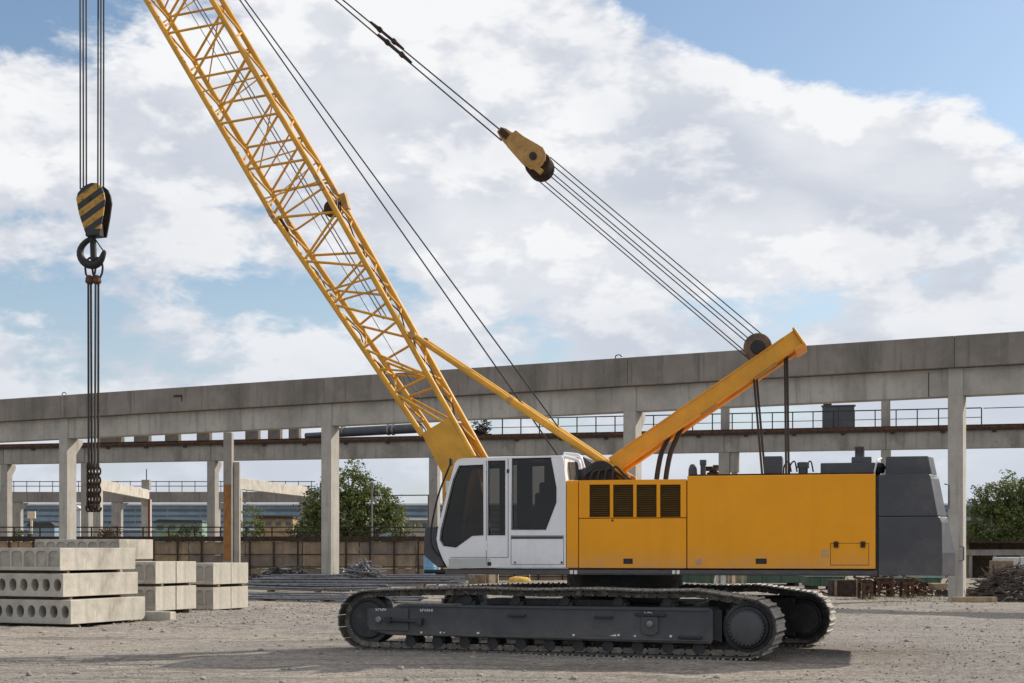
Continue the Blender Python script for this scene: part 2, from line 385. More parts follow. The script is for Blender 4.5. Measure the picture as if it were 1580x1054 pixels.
def plate(outer, holes, place, half, name, m, parent, local=False, bevel=0.0):
    """flat plate with openings; place(x, y, z) maps the drawing (x, y) and its thickness z into space"""
    cu = bpy.data.curves.new('outline', 'CURVE'); cu.dimensions = '2D'; cu.fill_mode = 'BOTH'; cu.extrude = half
    for pts in [outer] + holes:
        sp = cu.splines.new('POLY'); sp.points.add(len(pts)-1); sp.use_cyclic_u = True
        for q, (x, y) in zip(sp.points, pts): q.co = (x, y, 0, 1)
    tmp = bpy.data.objects.new('outline', cu); COL.objects.link(tmp)
    dg = bpy.context.evaluated_depsgraph_get(); me = bpy.data.meshes.new_from_object(tmp.evaluated_get(dg))
    b = MB(); b.add([place(*v.co) for v in me.vertices], [tuple(p.vertices) for p in me.polygons])
    bpy.data.objects.remove(tmp); bpy.data.curves.remove(cu); bpy.data.meshes.remove(me)
    o = b.build(name, m, parent, local)
    bm = bmesh.new(); bm.from_mesh(o.data); bmesh.ops.remove_doubles(bm, verts=bm.verts, dist=1e-4); bmesh.ops.recalc_face_normals(bm, faces=bm.faces); bm.to_mesh(o.data); bm.free()
    if bevel:
        x = o.modifiers.new('bevel', 'BEVEL'); x.width = bevel; x.segments = 2; x.limit_method = 'ANGLE'; x.angle_limit = R(50)
    return o
def tag(o, label, cat, group=None, kind=None):
    o['label'] = label; o['category'] = cat
    if group: o['group'] = group
    if kind: o['kind'] = kind
    return o
def structure(o, label=None):
    o['kind'] = 'structure'
    if label: o['label'] = label
    return o
def thing(name, label, cat, loc=(0, 0, 0), rz=0.0, group=None):
    o = bpy.data.objects.new(name, None); COL.objects.link(o); o.location = loc; o.rotation_euler = (0, 0, rz); o.empty_display_size = .3
    return tag(o, label, cat, group)
def copy_tree(o, parent=None):
    c = o.copy(); COL.objects.link(c)
    if parent is not None: c.parent = parent
    for ch in list(o.children): copy_tree(ch, c)
    return c
def at(px, py, d):                       # the point at depth d that the photograph shows at this pixel
    return Vector(((px-CX)/F*d, d, H + (YH-py)/F*d))
def gx(px, d): return (px-CX)/F*d
def gz(py, d): return H + (YH-py)/F*d
def smooth_path(pts, n=8):
    pts = [Vector(p) for p in pts]; out = []
    q = [pts[0]*2-pts[1]] + pts + [pts[-1]*2-pts[-2]]
    for i in range(1, len(q)-2):
        for k in range(n):
            t = k/n; a, b, c, d = q[i-1], q[i], q[i+1], q[i+2]
            out.append(.5*((2*b) + (c-a)*t + (2*a-5*b+4*c-d)*t*t + (3*b-a-3*c+d)*t**3))
    out.append(pts[-1]); return out

# ------------------------------------------------------------------ ground: one sheet to the horizon
def ground_height(x, y):
    if y > 75 or y < 10 or abs(x) > 45: return 0.0
    h = .0
    p = Vector((x*.35, y*.35, 0)); h += .05*(noise.noise(p))
    h += .03*noise.noise(Vector((x*.9, y*1.6, 3)))
    h += .012*noise.noise(Vector((x*4, y*4, 7)))
    # loose soil pushed up in front of the stacks
    h += .20*math.exp(-((x+6.0)/3.2)**2-((y-38.5)/2.2)**2)*(.7+.6*noise.noise(Vector((x*1.3, y*1.3, 1))))
    h += .10*math.exp(-((x+9)/4)**2-((y-31.0)/.9)**2)*(.5+noise.noise(Vector((x*1.7, y*1.7, 5))))
    # wheel ruts
    for yy, a in ((31.5, .05), (33.4, .05), (40.5, .06), (36.2, .04)):
        h -= a*math.exp(-((y-yy-.04*x)/.28)**2)
    h -= .10*math.exp(-((x+8.4)/2.0)**2-((y-42.6)/2.2)**2)
    k = 1.0
    ex, ey = x-1.3, y-25.0          # level standing under the machine
    k *= 1 - math.exp(-(ex/6.0)**4-(ey/3.4)**4)
    k *= min(1, max(0, (75-y)/12)) * min(1, (y-10)/4) * min(1, (45-abs(x))/6)
    return h*k + (1-k)*(.052 + .010*noise.noise(Vector((x*3, y*3, 9))))
def spaced(a, b, step): 
    n = max(1, round((b-a)/step)); return [a+(b-a)*i/n for i in range(n)]
gxs = [-1500, -700, -300, -150, -90, -60] + spaced(-45, -16, .5) + spaced(-16, 16, .16) + spaced(16, 45, .5) + [45, 60, 90, 150, 300, 700, 1500]
gys = [-300, -100, -30, 0] + spaced(10, 17, .4) + spaced(17, 30, .09) + spaced(30, 45, .14) + spaced(45, 75, .5) + [75, 90, 120, 180, 300, 600, 1000, 1800]
g = MB(); nx = len(gxs)
g.v = [Vector((x, y, ground_height(x, y))) for y in gys for x in gxs]
g.f = [(j*nx+i, j*nx+i+1, (j+1)*nx+i+1, (j+1)*nx+i) for j in range(len(gys)-1) for i in range(nx-1)]
me = bpy.data.meshes.new('ground'); me.from_pydata(g.v, [], g.f); me.update(); me.materials.append(M['ground']); me.shade_smooth()
ground = bpy.data.objects.new('ground', me); COL.objects.link(ground); structure(ground)

# loose gravel on it
_g = (1+5**.5)/2
ico_v = [Vector(v).normalized() for v in ((-1, _g, 0), (1, _g, 0), (-1, -_g, 0), (1, -_g, 0), (0, -1, _g), (0, 1, _g), (0, -1, -_g), (0, 1, -_g), (_g, 0, -1), (_g, 0, 1), (-_g, 0, -1), (-_g, 0, 1))]
ico_f = [(0, 11, 5), (0, 5, 1), (0, 1, 7), (0, 7, 10), (0, 10, 11), (1, 5, 9), (5, 11, 4), (11, 10, 2), (10, 7, 6), (7, 1, 8), (3, 9, 4), (3, 4, 2), (3, 2, 6), (3, 6, 8), (3, 8, 9), (4, 9, 5), (2, 4, 11), (6, 2, 10), (8, 6, 7), (9, 8, 1)]
octf = [(0, 1, 2), (0, 2, 3), (0, 3, 4), (0, 4, 1)]
gv, gf = [], []
def pebble(x, y, s):
    z = ground_height(x, y); n = len(gv); a = rnd.random()*6.28
    j = lambda: rnd.uniform(.65, 1.2)
    if s < .022:
        ca, sa = math.cos(a)*s, math.sin(a)*s
        gv.extend([(x, y, z+s*.6*j()), (x+ca*j(), y+sa*j(), z-s*.1), (x-sa*j(), y+ca*j(), z-s*.1), (x-ca*j(), y-sa*j(), z-s*.1), (x+sa*j(), y-ca*j(), z-s*.1)])
        gf.extend([tuple(n+i for i in f) for f in octf])
    else:
        sx_, sy_, sz_ = s*rnd.uniform(.8, 1.25), s*rnd.uniform(.7, 1.1), s*rnd.uniform(.45, .75); ca, sa = math.cos(a), math.sin(a)
        for v in ico_v:
            k = rnd.uniform(.85, 1.12); px_, py_ = v.x*sx_*k, v.y*sy_*k
            gv.append((x+px_*ca-py_*sa, y+px_*sa+py_*ca, z+sz_*(.35+v.z*k)))
        gf.extend([tuple(n+i for i in f) for f in ico_f])
for i in range(52000):
    d = 17.5 + 24*rnd.random()**1.5
    x = rnd.uniform(-.40, .40)*d
    if noise.noise(Vector((x*.5, d*.8, 2))) < rnd.uniform(-.30, .45) - (.30 if x > 3 else 0): continue
    s = rnd.choice((.008, .010, .010, .012, .013, .015, .017, .021)) * rnd.uniform(.7, 1.2)
    pebble(x, d, s)
for i in range(1800):
    d = rnd.uniform(33, 46); x = -6+rnd.gauss(0, 5)
    pebble(x, d, rnd.uniform(.015, .045))
for i in range(170):
    d = rnd.uniform(18, 34); x = rnd.uniform(-.38, .38)*d; pebble(x, d, rnd.choice((.028, .034, .04, .06)))
for i in range(1200):
    d = rnd.uniform(40, 58); x = rnd.uniform(-.38, .4)*d
    pebble(x, d, rnd.uniform(.02, .055))
me = bpy.data.meshes.new('loose_gravel'); me.from_pydata(gv, [], gf); me.update(); me.materials.append(M['stone'])
o = bpy.data.objects.new('loose_gravel', me); COL.objects.link(o)
tag(o, 'loose grey gravel strewn over the dusty yard', 'gravel', kind='stuff')

# ================================================================== CRAWLER CRANE
CC = Vector((1.955, 24.725, 0))
AU, AT = R(13.0), R(20.0)
def frame(a): return Vector((math.cos(a), -math.sin(a), 0)), Vector((math.sin(a), math.cos(a), 0))
DU, EU = frame(AU); DT, ET = frame(AT)
def to_local(px, py, v, D, E):
    dx, dz = (px-CX)/F, (YH-py)/F
    t = (v + CC.dot(E)) / (dx*E.x + E.y)
    P = Vector((dx*t, t, H+dz*t)); q = P-CC
    return Vector((q.dot(D), v, P.z))
def U(px, py, v): return to_local(px, py, v, DU, EU)
def T(px, py, v): return to_local(px, py, v, DT, ET)
crane = thing('crawler_crane', 'yellow lattice boom crawler crane with white cab and dark grey counterweight', 'crane', CC, -AU)
VN = -1.725                                            # near flank of the superstructure
def part(mb, name, m, parent=None, **kw): return mb.build(name, m, parent or crane, local=True, **kw)

# ---- crawlers -----------------------------------------------------
def crawler(v_out, width, far):
    sgn = 1 if not far else -1
    base = MB()
    v0, v1 = v_out, v_out + sgn*width                 # outer and inner edge
    vm = (v0+v1)/2
    uL, uR = (-4.00, 2.50) if not far else (-3.55, 2.85)
    cz = .575; rL, rR = .47, .45
    # belt path (clockwise from top left)
    path = []
    nseg = 14
    for i in range(nseg+1):                            # around the front idler, bottom to top
        a = R(-90) - math.pi*i/nseg
        path.append((uL+rL*math.cos(a), cz-.02+rL*math.sin(a)))
    topL = path[-1]
    for i in range(1, 24):
        t = i/24; u = uL + (uR-.55-uL)*t
        z = topL[1] + .065*min(1, t*6) - .02*math.sin(t*math.pi*3)**2
        path.append((u, z))
    for i in range(nseg+1):
        a = R(62) - R(152)*i/nseg
        path.append((uR+rR*math.cos(a), cz-.03+rR*math.sin(a)))
    for i in range(1, 24):
        t = i/24; path.append((uR+(uL-uR)*t, cz-.03-rR + ((cz-.02-rL)-(cz-.03-rR))*t))
    # resample evenly
    P = [Vector((p[0], 0, p[1])) for p in path]; P.append(P[0])
    L = [0]
    for a, b in zip(P, P[1:]): L.append(L[-1]+(b-a).length)
    n = 78; step = L[-1]/n; pts = []; k = 0
    for i in range(n):
        s = i*step
        while L[k+1] < s: k += 1
        t = (s-L[k])/(L[k+1]-L[k]); pts.append(P[k].lerp(P[k+1], t))
    # chain: link plates and pins
    ch = MB()
    for i in range(n):
        a, b = pts[i], pts[(i+1) % n]; d = (b-a).normalized(); nn = Vector((-d.z, 0, d.x)) * (1)
        inw = Vector((d.z, 0, -d.x))
        c = (a+b)/2 + inw*.045
        for vv in (-.17, .17):
            ch.obox(c+Vector((0, vm+vv, 0)), d*(step*.42), Vector((0, .03, 0)), inw*.045)
        ch.tube(a+inw*.045+Vector((0, vm-.21, 0)), a+inw*.045+Vector((0, vm+.21, 0)), .026, 6)
    tr = bpy.data.objects.new('crawler_track', None)
    t_me = MB(); t_me.v, t_me.f = ch.v, ch.f
    m_ = bpy.data.meshes.new('crawler_track'); m_.from_pydata(ch.v, [], ch.f); m_.update(); m_.materials.append(M['track'])
    tr = bpy.data.objects.new('crawler_track', m_); COL.objects.link(tr); tr.parent = crane
    tr.rotation_euler = (0, 0, -(AT-AU))
    # shoe in its own frame: x along the belt, y across, z outward
    sh = MB(); hw = width/2; sl_ = step*.475
    prof = [(-sl_, -.012), (sl_, -.012), (sl_, .012), (sl_*.95, .014), (sl_*.84, .036), (sl_*.58, .036), (sl_*.46, .016), (-sl_*.26, .016), (-sl_*.38, .032), (-sl_*.62, .032), (-sl_*.74, .014), (-sl_, .012)]
    sh.prism([(x, -hw, z) for x, z in prof], (0, 2*hw, 0))
    def shoe_matrix(i):
        a, b = pts[i], pts[(i+1) % n]; d = (b-a).normalized(); nrm = Vector((-d.z, 0, d.x))
        c = (a+b)/2 + nrm*.018; c.y = vm
        return Matrix(((d.x, 0, nrm.x, c.x), (0, 1, 0, c.y), (d.z, 0, nrm.z, c.z), (0, 0, 0, 1)))
    if not far:
        proto = part(sh, 'track_shoe', 'shoe', tr, bevel=.004, seg=1); off = proto.location.copy()
        for i in range(n):
            o = proto if i == 0 else proto.copy()
            if i: COL.objects.link(o)
            o.matrix_basis = shoe_matrix(i) @ Matrix.Translation(off)
    else:
        order = sorted(range(n), key=lambda i: -pts[i].x); show = set(order[:22]); rest = MB(); first = None
        for i in range(n):
            if i in show:
                if first is None:
                    first = part(sh, 'track_shoe', 'shoe', tr, bevel=.004, seg=1); off = first.location.copy(); o = first
                else:
                    o = first.copy(); COL.objects.link(o)
                o.matrix_basis = shoe_matrix(i) @ Matrix.Translation(off)
            else:
                mt = shoe_matrix(i); rest.add([mt @ p for p in sh.v], sh.f)
        ro = part(rest, 'track_shoe', 'track', tr); ro['kind'] = 'stuff'
    # side frame
    f = MB()
    oy0, oy1 = v0+sgn*.07, v0+sgn*(width-.10)
    ya, yb = min(oy0, oy1), max(oy0, oy1)
    fz0, fz1 = .285, .845
    du_ = 0.0 if not far else .35
    side = [(x+du_, z) for x, z in [(-3.98, .44), (-3.86, .36), (-3.55, fz0+.02), (1.93, fz0-.01), (1.97, fz0+.05), (1.97, fz1-.06), (1.92, fz1), (-3.40, fz1-.02), (-3.55, fz1-.10), (-3.98, .74)]]
    f.prism([(x, ya, z) for x, z in side], (0, yb-ya, 0))
    part(f, 'track_frame', 'greylow', tr, bevel=.018)
    if not far:
        y = ya
        q = MB()                                        # recessed front plate, weld strips and pads
        q.box(-3.93, -3.20, y-.03, y-.002, .38, .76); part(q, 'tensioner_plate', 'greylow', tr, bevel=.012)
        q = MB(); q.box(-3.36, 1.90, y-.022, y-.002, fz1-.055, fz1-.02); q.box(-3.36, 1.90, y-.03, y-.002, fz0+.03, fz0+.055); part(q, 'frame_flange', 'greylow', tr, bevel=.006)
        q = MB(); q.tube((-3.55, y-.085, .565), (-2.98, y-.085, .545), .028, 10); q.box(-3.60, -3.50, y-.12, y-.03, .52, .61); q.box(-3.03, -2.93, y-.12, y-.002, .50, .60); part(q, 'tensioner_rod', 'wheel', tr, smooth=True)
        q = MB(); q.lathe((-3.74, y-.03, .56), -Y, [(0, .06), (.03, .06), (.05, .035)], 16); part(q, 'grease_fitting', 'steel', tr, smooth=True)
        for uu in (-1.42, .05):
            q = MB(); q.box(uu, uu+.30, y-.05, y-.004, .655, .69); part(q, 'step_bracket', 'wheel', tr, bevel=.006)
        q = MB(); q.box(1.42, 1.80, y-.06, y-.004, .36, .40); part(q, 'step_bracket', 'wheel', tr, bevel=.006)
        q = MB(); q.box(.72, 1.22, y-.045, y-.004, .70, .745); part(q, 'step_bracket', 'wheel', tr, bevel=.006)
        q = MB(); pts_ = [(.82, .45), (.88, .40), (1.04, .40), (1.10, .45), (1.10, .69), (.82, .69)]
        q.prism([(a, y-.03, b) for a, b in pts_], (0, .027, 0)); part(q, 'lifting_pad', 'greylow', tr, bevel=.008)
        q = MB(); q.lathe((.97, y-.03, .575), -Y, [(0, .05), (.025, .05), (.03, .03)], 18); part(q, 'lifting_eye', 'steel', tr, smooth=True)
        for (uu, zz, r) in ((-2.97, .36, .02), (-2.62, .365, .018), (-2.56, .365, .012), (-1.95, .37, .022), (-.30, .37, .022), (.45, .385, .02), (.72, .375, .018), (1.30, .385, .022)):
            q = MB(); q.lathe((uu, y, zz), -Y, [(0, r), (.02, r*.9), (.028, r*.4)], 10); part(q, 'bolt', 'label', tr, smooth=True)
        for (uu, zz, w, nl) in ((-3.80, .735, .21, 5), (-2.98, .735, .24, 6), (.88, .742, .15, 3)):    # small stencilled markings, unreadable in the photo
            q = MB()
            for c in range(nl):
                x0 = uu + w*c/nl; s_ = w/nl
                q.box(x0, x0+s_*.22, y-.0335, y-.031, zz-.02, zz+.022); q.box(x0+s_*.22, x0+s_*.72, y-.0335, y-.031, zz+(.012 if c % 2 else -.004), zz+(.022 if c % 2 else .006))
                if c % 3 != 1: q.box(x0+s_*.55, x0+s_*.72, y-.0335, y-.031, zz-.02, zz+.006)
            part(q, 'stencil_marking', 'label', tr)
        q = MB(); q.prism([(.30, y-.0055, .375), (.41, y-.0055, .365), (.41, y-.0055, .40)], (0, .003, 0)); part(q, 'stencil_marking', 'label', tr)
    # wheels
    w = MB(); hv = width*.32
    w.lathe((uL, vm, cz-.02), Y, [(-hv, .05), (-hv, .30), (-hv*.8, .33), (-hv*.8, .40), (hv*.8, .40), (hv*.8, .33), (hv, .30), (hv, .05)], 36)
    part(w, 'idler_wheel', 'wheel', tr, smooth=True)
    spv = ya - .045 if not far else vm
    w = MB()
    so_ = v0 if not far else v1                         # the face one sees
    w.lathe((uR, 0, cz-.03), Y, [(so_+.02, .0001), (so_+.02, .23), (so_+.035, .275), (so_+.10, .285), (so_+.11, .32), (so_+.16, .34), (so_+.17, .39), (vm+.15, .39), (vm+.15, .05)], 40, False)
    for k in range(20):
        a = 2*math.pi*k/20
        w.obox((uR+.395*math.cos(a), vm, cz-.03+.395*math.sin(a)), Vector((math.cos(a), 0, math.sin(a)))*.035, Vector((0, .13, 0)), Vector((-math.sin(a), 0, math.cos(a)))*.03)
    sp = part(w, 'drive_sprocket', 'wheel', tr, smooth=True)
    if far:
        q = MB(); q.box(uR-1.05, uR-.12, v1+.03, v0-.05, .20, .93); part(q, 'drive_motor', 'black', tr, bevel=.04)
    if not far:
        q = MB(); q.lathe((uR, v0+.012, cz-.03), Y, [(0, .0001), (0, .235), (.012, .255), (.03, .255)], 36, False); part(q, 'hub_cover', 'greylow', tr, smooth=True)
        q = MB()
        for k in range(28):
            a = 2*math.pi*k/28; q.lathe((uR+.268*math.cos(a), v0+.045, cz-.03+.268*math.sin(a)), -Y, [(0, .013), (.03, .013), (.034, .006)], 8)
        part(q, 'hub_bolt_ring', 'greylow', tr, smooth=True)
        q = MB(); q.prism([(1.97, ya+.05, fz0+.06), (2.10, ya+.05, fz0+.02), (2.10, ya+.05, fz1-.03), (1.97, ya+.05, fz1-.06)], (0, .3, 0)); part(q, 'sprocket_guard', 'black', tr)
        for i in range(11):
            uu = -3.22 + i*(2.02+3.22)/10.6
            q = MB(); q.lathe((uu, vm-.22, .205), Y, [(0, .03), (.0, .095), (.06, .10), (.07, .075), (.37, .075), (.38, .10), (.44, .095), (.44, .03)], 20); q.box(uu-.10, uu+.10, vm-.17, vm-.10, .20, .31); part(q, 'track_roller', 'wheel', tr, smooth=True)
        for uu in (-2.2, -1.35, -.5, .4, 1.2):
            q = MB(); q.lathe((uu, vm-.15, .915), Y, [(0, .04), (0, .075), (.3, .075), (.3, .04)], 18); q.box(uu-.12, uu+.12, vm-.12, vm+.12, .83, .90); part(q, 'carrier_roller', 'wheel', tr, smooth=True)
        q = MB(); q.box(-1.9, .35, vm-.05, vm+.25, .84, .935); part(q, 'slide_rail', 'black', tr)
    return tr
crawler(-2.055, .76, False)
crawler(2.10, .76, True)
# carbody between the crawlers, and the slewing ring
q = MB(); q.box(-1.35, 1.35, -1.35, 1.35, .42, .86); q.box(-1.0, -.45, -1.7, 1.7, .40, .80); q.box(.45, 1.0, -1.7, 1.7, .40, .80); part(q, 'carbody', 'greylow', bevel=.03)
q = MB(); q.lathe((0, 0, .86), Z, [(0, .95), (.10, .95), (.12, 1.02), (.20, 1.02), (.21, .93), (.26, .93), (.27, 1.0), (.52, 1.0)], 64); part(q, 'slewing_ring', 'black', smooth=True)

# ---- superstructure ----------------------------------------------
def uw(px, py, v=VN): p = U(px, py, v); return (p.x, p.z)
zdeck0, zdeck1 = U(1000, 887.5, VN).z, U(1000, 878, VN).z
uF, uB = U(686, 880, VN).x, U(1354, 880, VN).x
q = MB(); q.box(uF, uB, VN+.015, 1.6, zdeck0, zdeck1-.012); part(q, 'deck_frame', 'grey', bevel=.012)
q = MB(); q.box(U(894, 0, VN).x, uB-.05, VN-.006, VN+.012, zdeck0+.03, zdeck0+.055); part(q, 'deck_trim', 'grey')
q = MB(); q.tube(U(655, 882, VN+.1)+Vector((0, 0, 0)), U(700, 882, VN+.1), .035, 10); q.tube(U(672, 884, VN+.3), U(700, 884, VN+.3), .03, 10); part(q, 'deck_hose', 'black', smooth=True)
for px in (885, 1043):
    q = MB(); a = U(px, 883, VN); q.box(a.x-.06, a.x-.01, VN-.012, VN+.014, a.z-.03, a.z+.03); q.box(a.x+.01, a.x+.06, VN-.012, VN+.014, a.z-.03, a.z+.03); part(q, 'deck_clamp', 'label', bevel=.005)

# engine housing: dark core, painted panels with open seams
ztA = U(960, 740.5, VN).z; ztB = U(1200, 733.0, VN).z
u0, u1, u2, u3 = U(874, 800, VN).x, U(893, 800, VN).x, U(1060, 800, VN).x, U(1351, 800, VN).x
hs = MB(); hs.box(u0+.02, u2, VN+.06, 1.55, zdeck1, ztA-.03); hs.box(u2, u3-.01, VN+.06, 1.55, zdeck1, ztB-.03)
housing = part(hs, 'engine_housing', 'seam')
gap = .011
def panel(pxa, pxb, ua, ub, z0, z1, name, holes=(), bev=.02, thick=.035):
    hl = []
    for (xa, ya, xb, yb) in holes:
        a, b = uw(xa, ya), uw(xb, yb); hl.append([(a[0], b[1]), (b[0], b[1]), (b[0], a[1]), (a[0], a[1])])
    return plate([(ua, z0), (ub, z0), (ub, z1), (ua, z1)], hl, lambda x, y, z: Vector((x, VN+thick+z, y)), thick, name, 'yellow', housing, True, .012)
panel(0, 0, u0, u1-gap, zdeck1+gap, ztA, 'corner_panel')
zs = U(960, 799.5, VN).z
panel(0, 0, u1, u2-gap, zs+gap/2, ztA, 'louvre_panel', [(909.5, 748, 941, 798), (946, 748, 977, 798), (982, 748, 1013, 798), (1018.5, 748, 1050, 798)])
panel(0, 0, u1, u2-gap, zdeck1+gap, zs-gap/2, 'lower_door')
panel(0, 0, u2+gap*.3, u3, zdeck1+gap, ztB, 'engine_door')
# roofs of the housing
q = MB(); q.box(u0+.01, u2-.005, VN+.075, 1.56, ztA-.035, ztA-.012); q.box(u2+.005, u3-.004, VN+.075, 1.56, ztB-.035, ztB-.012); part(q, 'roof_panel', 'yellow', housing, bevel=.01)
q = MB(); q.box(u2+.02, u3-.02, VN+.10, VN+.35, ztB-.011, ztB+.03); part(q, 'roof_edge', 'rustdark', housing)
# rear edge post of the housing and the black gap before the counterweight
q = MB(); q.box(u3-.005, u3+.06, VN+.03, 1.5, zdeck0, ztB-.03); part(q, 'rear_gasket', 'black', housing)
for (xa, xb) in ((909.5, 941), (946, 977), (982, 1013), (1018.5, 1050)):
    a, b = uw(xa, 748), uw(xb, 798); s = MB(); nl = 15
    for i in range(nl):
        z = b[1] + (a[1]-b[1])*(i+.5)/nl
        s.prism([(a[0]-.01, VN+.014, z-.016), (a[0]-.01, VN+.018, z-.020), (a[0]-.01, VN+.066, z+.012), (a[0]-.01, VN+.062, z+.016)], (b[0]-a[0]+.02, 0, 0))
    part(s, 'louvre_grille', M['louvre'], housing)
def latch(px, py, w, h):
    a = U(px, py, VN); q = MB(); q.box(a.x-w/2, a.x+w/2, VN-.006, VN+.01, a.z-h/2, a.z+h/2); o = part(q, 'latch', 'black', housing, bevel=.004)
    q = MB(); q.box(a.x-w*.2, a.x+w*.2, VN-.014, VN-.0065, a.z-h*.25, a.z+h*.1); part(q, 'latch_button', 'rubber', housing)
latch(969, 866, .15, .085); latch(1174.5, 866, .17, .085)
# access hatch with two hinges
a, b = U(1281, 838, VN), U(1341, 872.5, VN)
q = MB(); t_ = .007
for (x0, x1, z0, z1) in ((a.x, b.x, a.z-t_, a.z), (a.x, b.x, b.z, b.z+t_), (a.x, a.x+t_, b.z, a.z), (b.x-t_, b.x, b.z, a.z)): q.box(x0, x1, VN-.002, VN+.01, z0, z1)
part(q, 'hatch_seam', 'seam', housing)
q = MB(); q.box(a.x+.010, b.x-.010, VN-.004, VN+.01, b.z+.010, a.z-.010); part(q, 'access_hatch', 'yellow', housing, bevel=.003)
for px in (1290, 1331.5):
    c = U(px, 840, VN); q = MB(); q.box(c.x-.035, c.x+.035, VN-.03, VN-.0045, c.z-.05, c.z+.045); q.tube((c.x-.04, VN-.03, c.z+.012), (c.x+.04, VN-.03, c.z+.012), .012, 8); part(q, 'hinge', 'rustdark', housing, bevel=.004)
c = U(1273, 854, VN); q = MB(); q.box(c.x-.055, c.x+.055, VN-.003, VN+.01, c.z-.06, c.z+.06); part(q, 'worn_sticker', material('faded_sticker', (.48, .33, .16), .7, 0, .15, 12), housing)
c = U(1078, 866, VN); q = MB(); q.lathe((c.x, VN-.001, c.z), -Y, [(0, .05), (.003, .05)], 18); part(q, 'round_sticker', material('pinkish_sticker', (.50, .28, .22), .7, 0, .3, 25), housing)
c = U(945, 803, VN); q = MB(); q.lathe((c.x, VN-.001, c.z), -Y, [(0, .018), (.012, .014)], 10); part(q, 'lock', 'black', housing)

# gear on the roof
def gearbox(name, x0, y0, x1, y1, v0, v1, m='grey', bev=.015):
    a, b = U(x0, y0, v0), U(x1, y1, v0); q = MB(); q.box(a.x, b.x, v0, v1, b.z, a.z); return part(q, name, m, housing, bevel=bev)
q0 = VN+.35
gearbox('air_intake_box', 1179, 704, 1207, 731, q0, q0+.5)
gearbox('tank_box', 1266, 714.5, 1349, 733, q0, q0+.8)
gearbox('tank_lid', 1314, 705, 1345, 714.4, q0+.05, q0+.6)
a = U(1326.5, 714, q0+.3); q = MB(); q.lathe((a.x, q0+.3, U(1326, 705, q0+.3).z), Z, [(0, .075), (.10, .075), (.115, .083), (U(1326, 689.5, q0+.3).z-U(1326, 705, q0+.3).z, .083)], 20); part(q, 'exhaust_stack', 'grey', housing, smooth=True)
a = U(1239, 733, q0); q = MB(); q.lathe((a.x, q0+.1, a.z-.02), Z, [(0, .075), (.13, .075), (.135, .095), (.22, .095), (.23, .08)], 18); part(q, 'filter_cap', 'grey', housing, smooth=True)
a = U(1084, 733, q0); q = MB(); q.lathe((a.x, q0+.1, a.z-.02), Z, [(0, .045), (.18, .045), (.19, .055), (.27, .055)], 14); part(q, 'filler_pipe', 'grey', housing, smooth=True)
a = U(1068, 733, q0); q = MB(); q.lathe((a.x, q0+.1, a.z-.02), Z, [(0, .075), (.12, .07), (.18, .05), (.20, .03)], 14); part(q, 'filler_cap', 'greylow', housing, smooth=True)
a = U(1100, 733, q0+.3); q = MB()
for k in range(7):
    q.obox((a.x+rnd.uniform(-.1, .12), q0+.3+rnd.uniform(-.1, .1), a.z+rnd.uniform(0, .14)), X*rnd.uniform(.03, .07), Y*.04, Z*rnd.uniform(.015, .04))
part(q, 'valve_cluster', 'rustdark', housing, bevel=.01)
q = MB(); a = U(1355, 722, q0); q.lathe((a.x, q0+.2, a.z-.18), Z, [(0, .04), (.1, .04), (.11, .10), (.2, .12), (.26, .09), (.28, .03)], 18); part(q, 'beacon_lamp', 'black', housing, smooth=True)
q = MB()
for px in (1212, 1221, 1246):
    a = U(px, 733, q0+.1); q.poly(smooth_path([(a.x-.03, q0+.1, a.z-.04), (a.x-.02, q0+.1, a.z+.14), (a.x+.05, q0+.12, a.z+.22), (a.x+.09, q0+.12, a.z+.05)], 5), .013, 6)
part(q, 'roof_hose', 'rubber', housing, smooth=True)
# handrails of the roof edge seen end-on near the counterweight
q = MB(); a, b = U(1349, 730, VN+.3), U(1360, 706, VN+.3); q.poly(smooth_path([a, a+Vector((.04, 0, .18)), b+Vector((0, .2, 0))], 5), .016, 6); part(q, 'roof_handrail', 'label', housing, smooth=True)

# ---- counterweight -------------------------------------------------
cw = MB(); zc0, zc1, zc2, zc3 = U(1400, 888.5, VN).z, U(1400, 797, VN).z, U(1400, 732, VN).z, U(1400, 704, VN).z
ua, ub, uc = U(1355.5, 800, VN).x, U(1453, 840, VN).x, U(1453, 840, VN).x+.33
def loft(b, rings):                                  # rings: list of (z, plan polygon)
    n = len(rings[0][1]); vs = [(x, y, z) for z, pl in rings for x, y in pl]
    fs = [tuple(range(n-1, -1, -1)), tuple((len(rings)-1)*n+k for k in range(n))]
    for i in range(len(rings)-1):
        for k in range(n): a_, b_ = i*n+k, i*n+(k+1) % n; fs.append((a_, b_, b_+n, a_+n))
    b.add(vs, fs)
def plan(x0, x1, ch, dv, y0=VN, y1=1.72): return [(x0, y0), (x1-ch, y0), (x1, y0+dv), (x1, y1-dv), (x1-ch, y1), (x0, y1)]
DV = .34
def plan2(pf, pr, py): uf, ur = U(pf, py, VN).x, U(pr, py, VN+DV).x; return [(ua, VN), (uf, VN), (ur, VN+DV), (ur, 1.72-DV), (uf, 1.72), (ua, 1.72)]
cwo = MB(); loft(cwo, [(zc0, plan2(1453.5, 1474, 888)), (U(1453, 853, VN).z, plan2(1453.5, 1474, 853)), (U(1453, 806, VN).z, plan2(1453, 1463.5, 806)), (zc1, plan2(1448.5, 1461, 797))])
cwt = part(cwo, 'counterweight', 'grey', bevel=.014)
ud = U(1448, 797, VN).x
q = MB(); loft(q, [(zc1+.004, plan2(1447, 1460.5, 796)), (U(1440, 738, VN).z, plan2(1436, 1449, 738)), (zc2, plan2(1434, 1446, 732))]); part(q, 'upper_block', 'grey', cwt, bevel=.012)
